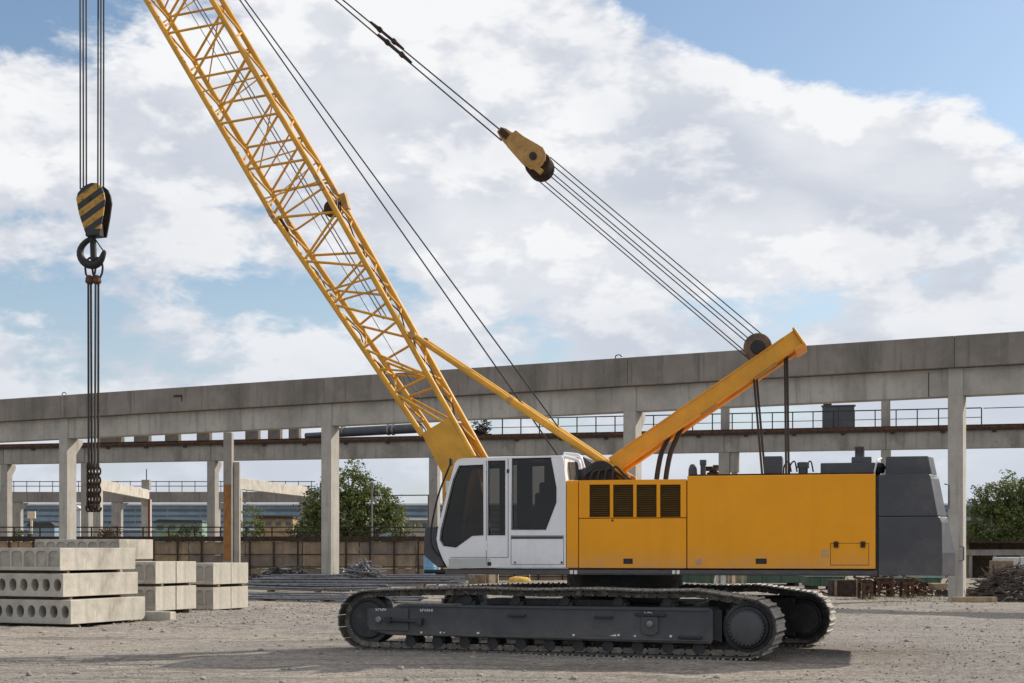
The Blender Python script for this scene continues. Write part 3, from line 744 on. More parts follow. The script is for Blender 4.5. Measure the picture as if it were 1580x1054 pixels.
q = MB(); v_ = VN+.25; loft(q, [(zc2+.004, plan(U(1367, 732, v_).x, U(1447, 732, v_).x, .09, .2, v_, 1.4)), (U(1400, 704, v_).z, plan(U(1367, 704, v_).x, U(1441, 704, v_).x, .09, .2, v_, 1.4))]); part(q, 'top_block', 'grey', cwt, bevel=.012)
for (z0, z1) in ((zc1+.12, zc2-.12), (zc0+.22, zc1-.45)):
    q = MB(); x = uc+.002 if z0 < zc1 else ud+.16
    q.poly([(x-.02, VN+.75, z0), (x+.05, VN+.75, z0+.02), (x+.05, VN+.75, z1-.02), (x-.02, VN+.75, z1)], .014, 6); part(q, 'grab_rail', 'steel', cwt, smooth=True)

# ---- cab -------------------------------------------------------------
VF = -.66
cab_out = [(691, 876), (684, 864), (676.5, 845), (674, 832), (675.5, 818), (692, 752), (702, 715), (707, 709), (714, 707.5), (866, 702.5), (869, 706), (873.3, 741), (873.3, 876)]
win_f = [(709, 719), (745.5, 717.5), (746, 825.5), (729, 826.5), (704, 844.5), (685, 842), (679.5, 833), (681, 818), (700, 740)]
win_m = [(754, 711.5), (779.5, 711), (779.5, 825.5), (753.5, 825.5)]
win_r = [(791, 708), (850, 706.5), (858.5, 752), (858.5, 775), (842.5, 817), (790, 817)]
cab_e = lambda pts: [uw(*p) for p in pts]
cab = plate(cab_e(cab_out), [cab_e(win_f), cab_e(win_m), cab_e(win_r)], lambda x, y, z: Vector((x, VN-.02+.04+z, y)), .04, 'cab', 'white', crane, True, .012)
plate(cab_e(cab_out), [cab_e([(703, 719), (748, 717), (748, 826), (700, 844), (683, 833), (696, 745)]), cab_e([(758, 712), (776, 711.5), (776, 816), (758, 816)]), cab_e([(800, 714), (820, 713), (820, 780), (800, 780)])], lambda x, y, z: Vector((x, VF+z, y)), .03, 'far_wall', 'cabin', cab, True)
def sheet(pts, name, m, t=.03, v0=VN+.06, v1=VF-.03, par=cab, bev=0):   # follows the outline across the cab
    P = [Vector((uw(*p)[0], 0, uw(*p)[1])) for p in pts]; q = MB(); n = len(P); vs = []
    for i, p in enumerate(P):
        d = (P[min(n-1, i+1)]-P[max(0, i-1)]).normalized(); nn = Vector((d.z, 0, -d.x))
        for off in (0, t):
            for v in (v0, v1): vs.append(p+nn*off+Vector((0, v, 0)))
    fs = [(0, 1, 3, 2), tuple(4*(n-1)+k for k in (0, 2, 3, 1))]
    for i in range(n-1):
        a = 4*i
        fs += [(a, a+4, a+5, a+1), (a+2, a+3, a+7, a+6), (a, a+2, a+6, a+4), (a+1, a+5, a+7, a+3)]
    q.add(vs, fs); return part(q, name, m, par, bevel=bev)
sheet([(707, 709), (714, 707.5), (866, 702.5), (869, 706)], 'cab_roof', 'white', .05)
sheet([(869, 706), (873.3, 741), (873.3, 876)], 'rear_wall', 'white', .04)
sheet([(691, 874), (873.3, 874)], 'cab_floor', 'cabin', -.05)
sheet([(691, 876), (684, 864), (676.5, 845)], 'front_sill', 'white', .03)
sheet([(676.5, 843), (674, 832), (675.5, 818), (692, 752), (702, 715), (705, 711)], 'windscreen', 'glass', .008)
for vv in (VF-.06,):
    pass
def pane(pts, name, v=VN+.03):
    e = cab_e(pts); q = MB(); cx_ = sum(p[0] for p in e)/len(e); cz_ = sum(p[1] for p in e)/len(e)
    e = [(cx_+(x-cx_)*1.02, cz_+(z-cz_)*1.02) for x, z in e]
    q.prism([(x, v, z) for x, z in e], (0, .006, 0)); return part(q, name, 'glass', cab)
pane(win_f, 'window'); pane(win_m, 'window'); pane(win_r, 'window')
def gasket(pts, w=.02):
    e = cab_e(pts); q = MB(); n = len(e)
    for i in range(n):
        a, b = e[i], e[(i+1) % n]; q.bar((a[0], VN-.02, a[1]), (b[0], VN-.02, b[1]), .010, w, Y, .006)
    return part(q, 'window_gasket', 'black', cab)
for w_ in (win_f, win_m, win_r): gasket(w_, .016)
# doors and seams
def seam(pts, w=.010, m='greylow', name='door_seam'):
    q = MB()
    for a, b in zip(pts, pts[1:]):
        a, b = uw(*a), uw(*b); q.bar((a[0], VN-.021, a[1]), (b[0], VN-.021, b[1]), .006, w, Y, .003)
    return part(q, name, m, cab)
seam([(751, 711), (751, 860), (751, 872)]); seam([(784.5, 708.5), (784.5, 860)], .014); seam([(696, 860), (784, 860)], .010)
seam([(789, 826.5), (870, 826.5), (870, 871), (789, 871), (789, 826.5)], .006)
a, b = uw(789.5, 827.5), uw(869, 831.5); q = MB(); q.box(a[0], b[0], VN-.026, VN+.0, b[1], a[1]); part(q, 'side_moulding', 'grey', cab, bevel=.004)
a, b = uw(693, 861.5), uw(757, 874.5); q = MB(); q.box(a[0], b[0], VN-.025, VN+.0, b[1], a[1]); part(q, 'sill_panel', material('greyish_white_paint', (.46, .48, .46), .5, 0, .06, 3), cab, bevel=.006)
for (px, py) in ((750, 723), (751, 838), (751, 846)): 
    a = uw(px, py); q = MB(); q.box(a[0]-.012, a[0]+.012, VN-.035, VN-.021, a[1]-.04, a[1]+.04); part(q, 'hinge', 'white', cab)
a = uw(784, 727); q = MB(); q.box(a[0]-.012, a[0]+.02, VN-.04, VN-.021, a[1]-.03, a[1]+.03); part(q, 'door_handle', 'black', cab)
a = uw(755.5, 870); q = MB(); q.box(a[0]-.03, a[0]+.03, VN-.032, VN-.0255, a[1]-.03, a[1]+.03); part(q, 'lock_plate', 'black', cab)
for (px, py, m_) in ((795, 868, 'steel'), (867, 868, 'rust')):
    a = uw(px, py); q = MB(); q.lathe((a[0], VN-.021, a[1]), -Y, [(0, .02), (.01, .016)], 10); part(q, 'panel_screw', m_, cab)
# inside: seat, console, levers, front guard bar
fl = uw(700, 872)[1]
q = MB(); ux = uw(800, 0)[0]; q.box(ux-.30, ux+.22, VN+.30, VN+.82, fl+.25, fl+.42); q.obox((ux+.26, VN+.56, fl+.78), X*.06, Y*.25, Z*.42); q.obox((ux+.30, VN+.56, fl+1.28), X*.05, Y*.14, Z*.10); part(q, 'operator_seat', 'cabin', cab, bevel=.04)
q = MB(); ux2 = uw(735, 0)[0]; q.box(ux2-.12, ux2+.12, VN+.25, VN+.9, fl, fl+.42); q.tube((ux2, VN+.4, fl+.42), (ux2-.05, VN+.4, fl+.62), .015, 6); q.tube((ux2, VN+.7, fl+.42), (ux2-.05, VN+.7, fl+.62), .015, 6); part(q, 'control_console', 'cabin', cab, bevel=.02)
a, b = uw(682, 803.5), uw(746, 804.5); q = MB(); q.tube((a[0], VN+.14, a[1]), (b[0], VN+.14, b[1]), .022, 8); part(q, 'guard_bar', 'black', cab, smooth=True)
a = uw(716, 800); q = MB()
for k in range(18): 
    t0, t1 = 2*math.pi*k/18, 2*math.pi*(k+1)/18
    q.tube((a[0]+.06*math.sin(t0), VN+.5+.16*math.cos(t0), a[1]+.15*math.sin(t0)), (a[0]+.06*math.sin(t1), VN+.5+.16*math.cos(t1), a[1]+.15*math.sin(t1)), .014, 6)
part(q, 'hand_wheel', 'cabin', cab, smooth=True)
# outside: mirror arm and cable in front of the windscreen, grey foot guard
pts = [U(697, 712, VN+.05), U(690, 728, VN+.02), U(677, 762, VN), U(668, 800, VN), U(664.5, 828, VN), U(668, 846, VN+.02), U(678, 858, VN+.05), U(688, 868, VN+.05)]
q = MB(); q.poly(smooth_path(pts, 6), .016, 7); part(q, 'mirror_arm', 'black', cab, smooth=True)
q = MB(); a = U(696, 713, VN+.05); q.obox(a, X*.02, Y*.05, Z*.06); part(q, 'mirror', 'black', cab, bevel=.008)
q = MB(); a, b = U(686, 742, VN), U(693, 760, VN); q.box(a.x, b.x, VN+.05, VN+.3, b.z, a.z); part(q, 'work_lamp', 'label', cab, bevel=.01)
ft = [U(*p, VN+.25) for p in ((656, 813), (674, 813), (677, 850), (686, 873), (676, 876), (655, 858), (653, 850))]
q = MB(); q.prism(ft, (0, .75, 0)); part(q, 'front_guard', 'grey', cab, bevel=.015)

# ---- winch house behind the cab ------------------------------------
wv = -.45
wh = [U(*p, wv) for p in ((872, 742), (872, 712), (884, 706), (900, 705), (915, 716), (935, 728), (945, 742))]
q = MB(); q.prism(wh, (0, 1.1, 0)); winch = part(q, 'winch_housing', 'grey', bevel=.02)
q = MB(); a = U(928, 735, -.5); q.lathe((a.x, -.6, a.z), Y, [(0, .05), (0, .26), (.05, .26), (.06, .17), (1.1, .17), (1.11, .26), (1.16, .26), (1.16, .05)], 28); part(q, 'winch_drum', 'black', winch, smooth=True)
wp = [U(*p, VN+.15) for p in ((869, 706), (888, 712), (896, 720), (900, 740))]
q = MB(); q.poly(smooth_path([U(868, 704, VN+.1), U(884, 708, VN+.1), U(893, 712, VN+.1), U(896, 724, VN+.1)], 6), .028, 8); part(q, 'cab_handrail', 'white', winch, smooth=True)
q = MB(); q.poly(smooth_path([U(870, 700, VN+.6), U(886, 701.5, VN+.6), U(895, 705, VN+.6), U(901, 722, VN+.6)], 6), .028, 8); part(q, 'cab_handrail', 'white', winch, smooth=True)
q = MB(); a, b = U(872, 713, VN+.35), U(893, 741, VN+.35); q.box(a.x, b.x, VN+.35, VN+.37, b.z, a.z); part(q, 'winch_window', 'glass', winch)
q = MB()
for k in range(5):
    a = U(900+k*11, 742, wv-.2); q.poly(smooth_path([a, a+Vector((.05, 0, .12+.03*k)), a+Vector((.22, .1, .20-.03*k)), a+Vector((.36, .15, -.02))], 5), .022, 7)
part(q, 'winch_hose', 'rubber', winch, smooth=True)

# ---- boom --------------------------------------------------------------
VB = .45
AJ = U(421, 333, -VB); A1 = U(226, 0, -VB); TIP = U(59, -285, -VB); CJm = U(497, 287, -VB)
bd = (A1-AJ).normalized(); bp_ = Vector((bd.z, 0, -bd.x)); hB = (CJm-AJ).dot(bp_); LB = (TIP-AJ).dot(bd)
AF, CF = U(652, 672, -VB), U(731, 705, -VB)
AF.y = CF.y = -VB
foot = U(690, 742, -VB)
bm_ = MB()
gus = [U(651, 669, -VB), U(693, 645, -VB), U(732, 706, -VB), U(735, 735, -VB), U(700, 752, -VB), U(684, 732, -VB)]
for v in (-VB-.035, VB+.01): bm_.prism([Vector((p.x, v, p.z)) for p in gus], (0, .025, 0))
bm_.prism([Vector((p.x, -VB, p.z)) for p in (gus[0], gus[5], gus[5]+Vector((.03, 0, .02)), gus[0]+Vector((.03, 0, .02)))], (0, 2*VB, 0))
boom = part(bm_, 'boom', 'boomyellow')
CJ = AJ + bp_*hB
for v in (-VB, VB):
    q = MB(); fp = [U(x, y, v) for x, y in ((683, 724), (735, 712), (768, 868), (742, 872), (684, 800))]; q.prism([p+Vector((0, -.05, 0)) for p in fp], (0, .10, 0)); part(q, 'boom_foot', 'boomyellow', boom, bevel=.01)
rc, rl = .052, .024
chords = {}
for v in (-VB, VB):
    s = Vector((0, v+VB, 0))
    for nm, J, Fp in (('A', AJ, AF), ('C', CJ, CF)):
        q = MB(); q.tube(J+s, J+s+bd*LB, rc, 12); part(q, 'chord', 'boomyellow', boom, smooth=True)
        q = MB(); q.tube(J+s, Fp+s, rc if not (nm == 'C' and v > 0) else .06, 12); part(q, 'chord', 'boomyellow', boom, smooth=True)
        # pin joint
        q = MB(); q.bar(J+s-bd*.16, J+s+bd*.16, .09, .15, Y); q.tube(J+s+Vector((0, -.10, 0)), J+s+Vector((0, .10, 0)), .05, 10); part(q, 'joint_lug', 'oldyellow', boom, bevel=.012)
def zig(p0, p1, q0_, q1, step, phase, r=rl):            # bars zig-zag between line p and line q
    b = MB(); L = (p1-p0).length; n = max(2, round(L/step)); t = phase
    k = 0; last = None
    for i in range(n*2+1):
        s = (i+phase)/(2*n)
        if s > 1: break
        pt = p0.lerp(p1, s) if i % 2 == 0 else q0_.lerp(q1, s)
        if last is not None: b.tube(last, pt, r, 8, None, False)
        last = pt
    return b
s2 = Vector((0, 2*VB, 0)); E1 = bd*LB
for nm, off, ph in (('near', Vector((0, 0, 0)), .0), ('far', s2, .55)):
    pa, pb = (AJ, CJ) if nm == 'near' else (CJ, AJ)
    part(zig(pa+off, pa+off+E1, pb+off, pb+off+E1, 1.0, ph), 'lacing', 'boomyellow', boom, smooth=True)
    ea, eb = (AF, CF) if nm == 'near' else (CF, AF)
    part(zig(pa+off, ea+off, pb+off, eb+off, .98, ph+.1), 'lacing', 'boomyellow', boom, smooth=True)
for base_, end_, Fp in ((AJ, AJ+E1, AF), (CJ, CJ+E1, CF)):
    part(zig(base_, end_, base_+s2, end_+s2, .98, .3, .02), 'lacing', 'boomyellow', boom, smooth=True)
    part(zig(base_, Fp, base_+s2, Fp+s2, .98, .2, .02), 'lacing', 'boomyellow', boom, smooth=True)
# cross frames at the joints and a couple of diagonals through the section
for k in (0.04, .12, .30, .55, .8, .99):
    q = MB(); a, c = AJ+E1*k, CJ+E1*k; q.tube(a, c+s2, .016, 6); q.tube(a+s2, c, .016, 6); part(q, 'cross_frame', 'boomyellow', boom, smooth=True)
for k in (.02, .35, .7):
    q = MB(); a, c = AJ.lerp(AF, k), CJ.lerp(CF, k); q.tube(a, c, .02, 6); q.tube(a+s2, c+s2, .02, 6); q.tube(a, a+s2, .02, 6); q.tube(c, c+s2, .02, 6); part(q, 'cross_frame', 'boomyellow', boom, smooth=True)
nb = int(LB/1.0); q = MB()
for k in range(nb):
    a, c = AJ+bd*(k+.25), CJ+bd*(k+.75)
    if k % 2: a, c = a+s2, c-s2+s2
    else: c = c+s2
    q.tube(a, c, .013, 5, None, False)
part(q, 'inner_brace', 'boomyellow', boom)
# rope guides inside the boom
q = MB(); mid = (AJ+CJ)/2 + Vector((0, VB, 0)) + bp_*.12
q.tube(mid-bd*2.6+bp_*.05, mid+bd*LB*.98, .012, 6); q.tube(mid-bd*2.6+bp_*.12, mid+bd*LB*.98+bp_*.06, .012, 6); part(q, 'guide_rope', 'steel', boom)
q = MB(); q.tube(mid-bd*4.2-bp_*.1, mid+bd*LB*.98-bp_*.16, .007, 5); part(q, 'guide_rope', 'rope', boom)
# guide sheave near the joint
c = CJ - bp_*.13 - bd*.35 + Vector((0, VB, 0)); q = MB(); q.lathe(c-Vector((0, .06, 0)), Y, [(0, .03), (0, .15), (.03, .16), (.05, .13), (.07, .13), (.09, .16), (.12, .15), (.12, .03)], 20); q.bar(c, c+bp_*.2, .05, .06, Y); part(q, 'guide_sheave', 'rustdark', boom, smooth=True)
c = AJ + bp_*.02 - bd*.15 + Vector((0, .2, 0)); q = MB(); q.obox(c, bd*.16, Y*.05, bp_*.05); part(q, 'joint_clamp', 'rustdark', boom, bevel=.01)
# stop pad on top of the far chord just below the joint
q = MB(); q.bar(CJ+s2-bd*.35+bp_*.02, CJ+s2-bd*.05+bp_*.10, .10, .14, Y); part(q, 'stop_lug', 'oldyellow', boom, bevel=.01)
# electrical cable wandering along the top chords
q = MB(); pts = []
for k in range(22):
    t = k/21; b0 = CJ.lerp(CF, t) + Vector((0, VB*(.6+.25*math.sin(k*1.9)), 0)); pts.append(b0 + bp_*(.02+.04*math.sin(k*2.7)))
q.poly(smooth_path(pts, 4), .014, 6); part(q, 'signal_cable', 'rubber', boom, smooth=True)
q = MB(); pts = []
for k in range(22):
    t = k/21; b0 = AJ.lerp(AF, t) + Vector((0, VB*(.7+.3*math.sin(k*1.3)), 0)); pts.append(b0 - bp_*(.01+.03*math.sin(k*2.1)))
q.poly(smooth_path(pts, 4), .012, 6); part(q, 'signal_cable', 'rubber', boom, smooth=True)
# head with sheaves (above the frame)
hd = U(136, -240, 0)
q = MB()
for v in (-.42, .40): q.prism([Vector((p.x, v, p.z)) for p in (AJ+E1*.90, AJ+E1, CJ+E1, CJ+E1*.90)], (0, .02, 0))
part(q, 'boom_head', 'boomyellow', boom)
for v in (-.18, 0, .18):
    c = hd + Vector((.06, v, 0)); q = MB(); q.lathe(c-Vector((0, .035, 0)), Y, [(0, .03), (0, .18), (.02, .18), (.035, .16), (.05, .18), (.07, .18), (.07, .03)], 22); part(q, 'head_sheave', 'black', boom, smooth=True)

# ---- hoist ropes -------------------------------------------------------
rr = .0155
for pxs in ((123.5, 128.2, 132.8), (152.0, 156.3, 160.6)):
    for px, v in zip(pxs, (-.15, 0, .15)):
        tp = U(px, -235, v); bt = U(px+ (0.5 if px < 140 else -1), 292, v); q = MB(); q.tube(tp, bt, rr, 6); part(q, 'hoist_rope', 'rope')
for (p0, p1, v) in (((863, 706), (370, 0), -.2), ((884, 690), (378, 0), .2)):
    a, b = U(*p0, v), U(*p1, v); d = b-a; k = (U(190, -262, v).z-a.z)/d.z; q = MB(); q.tube(a, a+d*k, rr*.9, 6); part(q, 'hoist_rope', 'rope')

# ---- back-stop struts ----------------------------------------------------
for v in (-.42, .42):
    a, b = U(637, 517, -.42), U(966, 737, -.42); a.y = b.y = v
    d = (b-a); q = MB(); q.tube(a, a+d*.47, .050, 12); q.tube(a+d*.46, b, .066, 12); st = part(q, 'backstop_strut', 'boomyellow', smooth=True)
    q = MB(); q.lathe(a-Vector((0, .08, 0)), Y, [(0, .02), (0, .065), (.16, .065), (.16, .02)], 14); part(q, 'strut_eye', 'oldyellow', st, smooth=True)
    q = MB(); q.lathe(b-Vector((0, .08, 0)), Y, [(0, .02), (0, .065), (.16, .065), (.16, .02)], 14); part(q, 'strut_eye', 'oldyellow', st, smooth=True)
    q = MB(); c = a+d*.465; q.lathe(c, d, [(-.03, .070), (.04, .072)], 14); part(q, 'strut_collar', 'oldyellow', st, smooth=True)

# ---- mast ------------------------------------------------------------------
ms = MB(); m0, m1 = U(945, 717, -.37), U(1231, 520, -.37); md = (m1-m0).normalized(); mp = Vector((-md.z, 0, md.x))
for v in (-.28, .34):
    c0, c1 = m0.copy(), m1.copy(); c0.y = c1.y = v
    ms.bar(c0, c1, .28, .17, Y)
mast = part(ms, 'mast', 'mastyellow', bevel=.015)
q = MB()
for v in (-.28, .34):
    c0, c1 = m0.copy(), m1.copy(); c0.y = c1.y = v
    for s_ in (-1, 1): q.bar(c0+mp*s_*.128+md*.3, c1+mp*s_*.128-md*.2, .022, .20, Y)
part(q, 'mast_flange', 'mastyellow', mast)
for k in (.1, .36, .62, .93):
    q = MB(); c = m0.lerp(m1, k); q.tube(Vector((c.x, -.30, c.z)), Vector((c.x, .36, c.z)), .06, 12); part(q, 'mast_crosstube', 'mastyellow', mast, smooth=True)
q = MB(); q.obox(m1+md*.02+Vector((0, .40, 0)), md*.02, Y*.45, mp*.17); q.obox(m1-md*.06-mp*.16+Vector((0, .40, 0)), md*.10, Y*.43, mp*.03); part(q, 'mast_head', 'mastyellow', mast, bevel=.01)
for k, l_ in ((.80, .22), (.5, .16)):
    q = MB(); c = m0.lerp(m1, k)-mp*.15; q.obox(c+Vector((0, .05, 0)), md*l_, Y*.05, mp*.03); part(q, 'mast_bracket', 'oldyellow', mast, bevel=.008)
q = MB(); q.lathe((m0.x, -.36, m0.z), Y, [(0, .02), (0, .08), (.8, .08), (.8, .02)], 18); part(q, 'mast_pivot', 'oldyellow', mast, smooth=True)
hp = U(1170, 538, 0)
q = MB()
for k in range(6):
    v = -.16+.075*k; q.lathe((hp.x, v-.03, hp.z), Y, [(0, .04), (0, .235), (.018, .24), (.03, .21), (.042, .24), (.06, .235), (.06, .04)], 30)
part(q, 'sheave_pack', 'rustlight', mast, smooth=True)
q = MB(); q.lathe((hp.x, -.235, hp.z), Y, [(0, .11), (.03, .12), (.03, .05), (.55, .05)], 18); part(q, 'sheave_pin', 'black', mast, smooth=True)
# hydraulic hoses hanging from the mast to the housing
for dx in (0, 14):
    pts = [U(1042+dx*.8, 658, -.05), U(1032+dx*.95, 674, -.05), U(1021+dx, 698, -.05), U(1016+dx, 720, -.05), U(1013+dx, 740, -.05)]
    q = MB(); q.poly(smooth_path(pts, 6), .045, 9); part(q, 'hydraulic_hose', 'rubber', mast, smooth=True)
# tie ropes from the mast down to the housing
for (x0, y0, x1, y1, v) in ((1163, 580, 1176, 733, -.05), (1167, 578, 1180.5, 733, .05), (1211, 547, 1213, 733, -.06), (1214.5, 545, 1217, 733, .06)):
    q = MB(); q.tube(U(x0, y0, v), U(x1, y1, v), .022, 6); part(q, 'tie_rope', 'rope')

# ---- bridle block, luffing ropes and pendants ----------------------------
bc = U(828, 248, 0)
e0 = U(776, 207, 0); bdx = (bc-e0).normalized(); bn = Vector((-bdx.z, 0, bdx.x))
if bn.z < 0: bn = -bn
ch_ = [e0+bn*.05-bdx*.02, e0+bdx*.08+bn*.09, e0+bdx*.22+bn*.10, e0+bdx*.24+bn*.17, e0+bdx*.42+bn*.17] + [bc+(bn*math.cos(a)+bdx*math.sin(a))*.225 for a in [R(x) for x in (-20, 10, 40, 70, 100, 130, 155)]] + [bc-bn*.20-bdx*.10, bc-bn*.17-bdx*.32, e0+bdx*.12-bn*.11, e0-bdx*.02-bn*.05]
q = MB()
for v in (-.27, .24): q.prism([Vector((p.x, v, p.z)) for p in ch_], (0, .03, 0))
q.bar(e0+bdx*.22+Vector((0, -.24, 0)), e0+bdx*.22+Vector((0, .24, 0)), .22, .10, bn)
bridle = part(q, 'bridle_block', 'oldyellow', bevel=.012)
q = MB()
for k in range(5):
    v = -.17+.085*k; q.lathe((bc+bdx*.11-bn*.045)+Vector((0, v-.032, 0)), Y, [(0, .04), (0, .225), (.02, .23), (.032, .20), (.045, .23), (.064, .225), (.064, .04)], 28)
part(q, 'sheave', 'rustdark', bridle, smooth=True)
q = MB(); q.lathe(bc+Vector((0, -.33, 0)), Y, [(0, .03), (.0, .065), (.66, .065), (.66, .03)], 18); part(q, 'sheave_pin', 'black', bridle, smooth=True)
q = MB(); q.lathe(bc+Vector((0, -.285, 0)), Y, [(0, .165), (.014, .175)], 26); part(q, 'cheek_boss', 'oldyellow', bridle, smooth=True)
q = MB(); q.obox(bc+bdx*.20-bn*.12+Vector((0, -.02, 0)), bdx*.09, Y*.26, bn*.05); part(q, 'rope_guard', 'oldyellow', bridle, bevel=.01)
q = MB(); q.prism([e0+bdx*.02+bn*.05+Vector((0, -.30, 0)), e0+bdx*.2+bn*.05+Vector((0, -.30, 0)), e0+bdx*.2-bn*.07+Vector((0, -.30, 0)), e0+bdx*.02-bn*.05+Vector((0, -.30, 0))], (0, .028, 0)); part(q, 'pendant_lug', 'rustdark', bridle)
for ob, om, v in ((-.235, -.262, -.28), (-.165, -.20, -.16), (-.035, -.045, -.05), (.03, .03, .05), (.14, .15, .17), (.225, .255, .28)):
    a = bc+bdx*.10-bn*.02+bn*ob+Vector((0, v*.6, 0)); b = Vector((hp.x, .03+v*.6, hp.z))+bn*om*.92
    q = MB(); q.tube(a, b, .0105, 6); part(q, 'luffing_rope', 'rope')
for v in (-.2, .2):
    a = U(774, 217, -.2) if v < 0 else U(771, 200, .2); b = U(517.5, 0, -.2) if v < 0 else U(529, 0, .2)
    d = b-a; k = (U(136, -316, v).z-a.z)/d.z
    q = MB(); q.tube(a, a+d*k, .0145, 6); pr = part(q, 'pendant_rope', 'rope')
    tdir = d.normalized(); tc_ = (U(609, 75, -.2) if v < 0 else U(597, 55, .2))
    q = MB()
    q.bar(tc_-tdir*.20, tc_+tdir*.20, .05, .06, Y)
    q.tube(tc_-tdir*.42, tc_-tdir*.17, .024, 8, .04); q.tube(tc_+tdir*.17, tc_+tdir*.42, .04, 8, .024)
    q.lathe(tc_-tdir*.18+Vector((0, -.05, 0)), Y, [(0, .048), (.10, .048)], 12); q.lathe(tc_+tdir*.18+Vector((0, -.05, 0)), Y, [(0, .048), (.10, .048)], 12)
    part(q, 'rope_socket', 'rustdark', pr, bevel=.006)

# ================================================================== HOOK BLOCK (hangs from the hoist ropes)
def cw_(p): return crane.matrix_basis @ p
hb_c = cw_(U(141, 350, 0)); hbk = thing('hook_block', 'striped black and yellow hook block with forged hook hanging from six hoist ropes', 'hook block', hb_c, -AU)
def HB(px, py, v=-.16): p = U(px, py, v); q_ = cw_(p) - hb_c; return Vector((q_.dot(DU), v, q_.z))
egg = [(115.5, 306), (118, 297), (124, 289), (131, 284), (139, 281), (147, 281.5), (154, 287), (158, 296), (160, 308), (157, 330), (151.5, 361), (131, 363), (120, 330)]
for v, mm in ((-.16, 'stripe'), (.10, 'black')):
    q = MB(); e = [HB(x, y, -.2) for x, y in egg]; q.prism([Vector((p.x, v, p.z)) for p in e], (0, .04, 0)); part(q, 'cheek_plate', mm, hbk, bevel=.008)
q = MB()
for v in (-.07, 0, .07):
    c = HB(138, 306, v); q.lathe(c-Vector((0, .03, 0)), Y, [(0, .03), (0, .22), (.015, .225), (.03, .19), (.045, .225), (.06, .22), (.06, .03)], 26)
part(q, 'sheave', 'black', hbk, smooth=True)
q = MB(); c = HB(138, 306); q.lathe((c.x, -.175, c.z), Y, [(0, .04), (.33, .04)], 14); part(q, 'sheave_pin', 'black', hbk, smooth=True)
q = MB(); a, b = HB(132, 345, -.1), HB(153, 364, -.1); q.box(a.x, b.x, -.118, .098, b.z, a.z); part(q, 'crosshead', 'black', hbk, bevel=.02)
def hookpts():
    raw = [(142, 361, .05), (141, 368, .05), (135, 371, .055), (127, 378, .062), (122.5, 388, .07), (124.5, 399, .078), (132, 407, .085), (142, 410, .088), (151, 408, .08), (157, 400, .066), (160, 391, .05), (162, 385.5, .034)]
    return [HB(x, y, 0) for x, y, r in raw], [r for _, _, r in raw]
hpz, hr = hookpts()
q = MB(); q.poly(hpz, hr, 12); hk = part(q, 'hook', 'black', hbk, smooth=True, sharp=80)
sm = hk.modifiers.new('s', 'SUBSURF'); sm.levels = 1; sm.render_levels = 1
q = MB(); q.tube(HB(142.5, 359, 0), HB(142.5, 374, 0), .075, 12, .06); q.bar(HB(143.5, 370, 0), HB(144.5, 402, 0), .10, .065, Y); part(q, 'hook_shank', 'black', hbk, smooth=True)
q = MB(); q.tube(HB(142, 362, 0), HB(160, 388, 0), .012, 6); part(q, 'safety_latch', 'black', hbk)

# slings on the hook
sl_c = cw_(U(144, 785, 0)); slg = thing('chain_sling', 'dark four leg lifting sling with chains hanging from the crane hook', 'sling', sl_c, -AU)
def SL(px, py, v=0): q_ = cw_(U(px, py, v)) - sl_c; return Vector((q_.dot(DU), v, q_.z))
def link(q, c, d, s, r, flat):
    t = Y if flat else d.cross(Y).normalized(); n = 12
    P = [c + d*(s*1.35*math.sin(2*math.pi*k/n)) + t*(s*.72*math.cos(2*math.pi*k/n)) for k in range(n)]
    for k in range(n): q.tube(P[k], P[(k+1) % n], r, 6, None, False)
for px in (138.5, 149.5):
    q = MB(); link(q, SL(px+1.0, 414, 0), Z, .15, .020, False); part(q, 'ring_link', 'rustdark', slg, smooth=True)
    q = MB(); c = SL(px, 432, 0); q.lathe(c-Vector((0, 0, .08)), Z, [(0, .05), (.04, .085), (.12, .075), (.17, .03)], 12); part(q, 'sling_socket', 'rust', slg, smooth=True)
for i, (xa, xb, v) in enumerate(((136.3, 136.8, -.05), (140.3, 141.6, .05), (147.5, 146.5, -.05), (151.8, 151.6, .05))):
    q = MB(); q.tube(SL(xa, 438, v), SL(xb, 722, v), .021, 8); part(q, 'sling_leg', 'rustdark' if i % 2 else 'rope', slg, smooth=True)
    q = MB(); ln = 9
    for k in range(ln):
        c = SL(xb+(.8 if k % 2 else -.8), 720+k*7.2, v); link(q, c, Z, .052, .017, k % 2 == 0)
    part(q, 'chain', 'rustdark', slg, smooth=True)
    q = MB(); e = SL(xb, 783, v); q.poly(smooth_path([e+Vector((0, 0, .06)), e+Vector((-.05, 0, 0)), e+Vector((-.03, 0, -.07)), e+Vector((.04, 0, -.06)), e+Vector((.06, 0, .0))], 4), .020, 7); part(q, 'chain_hook', 'rustdark', slg, smooth=True)

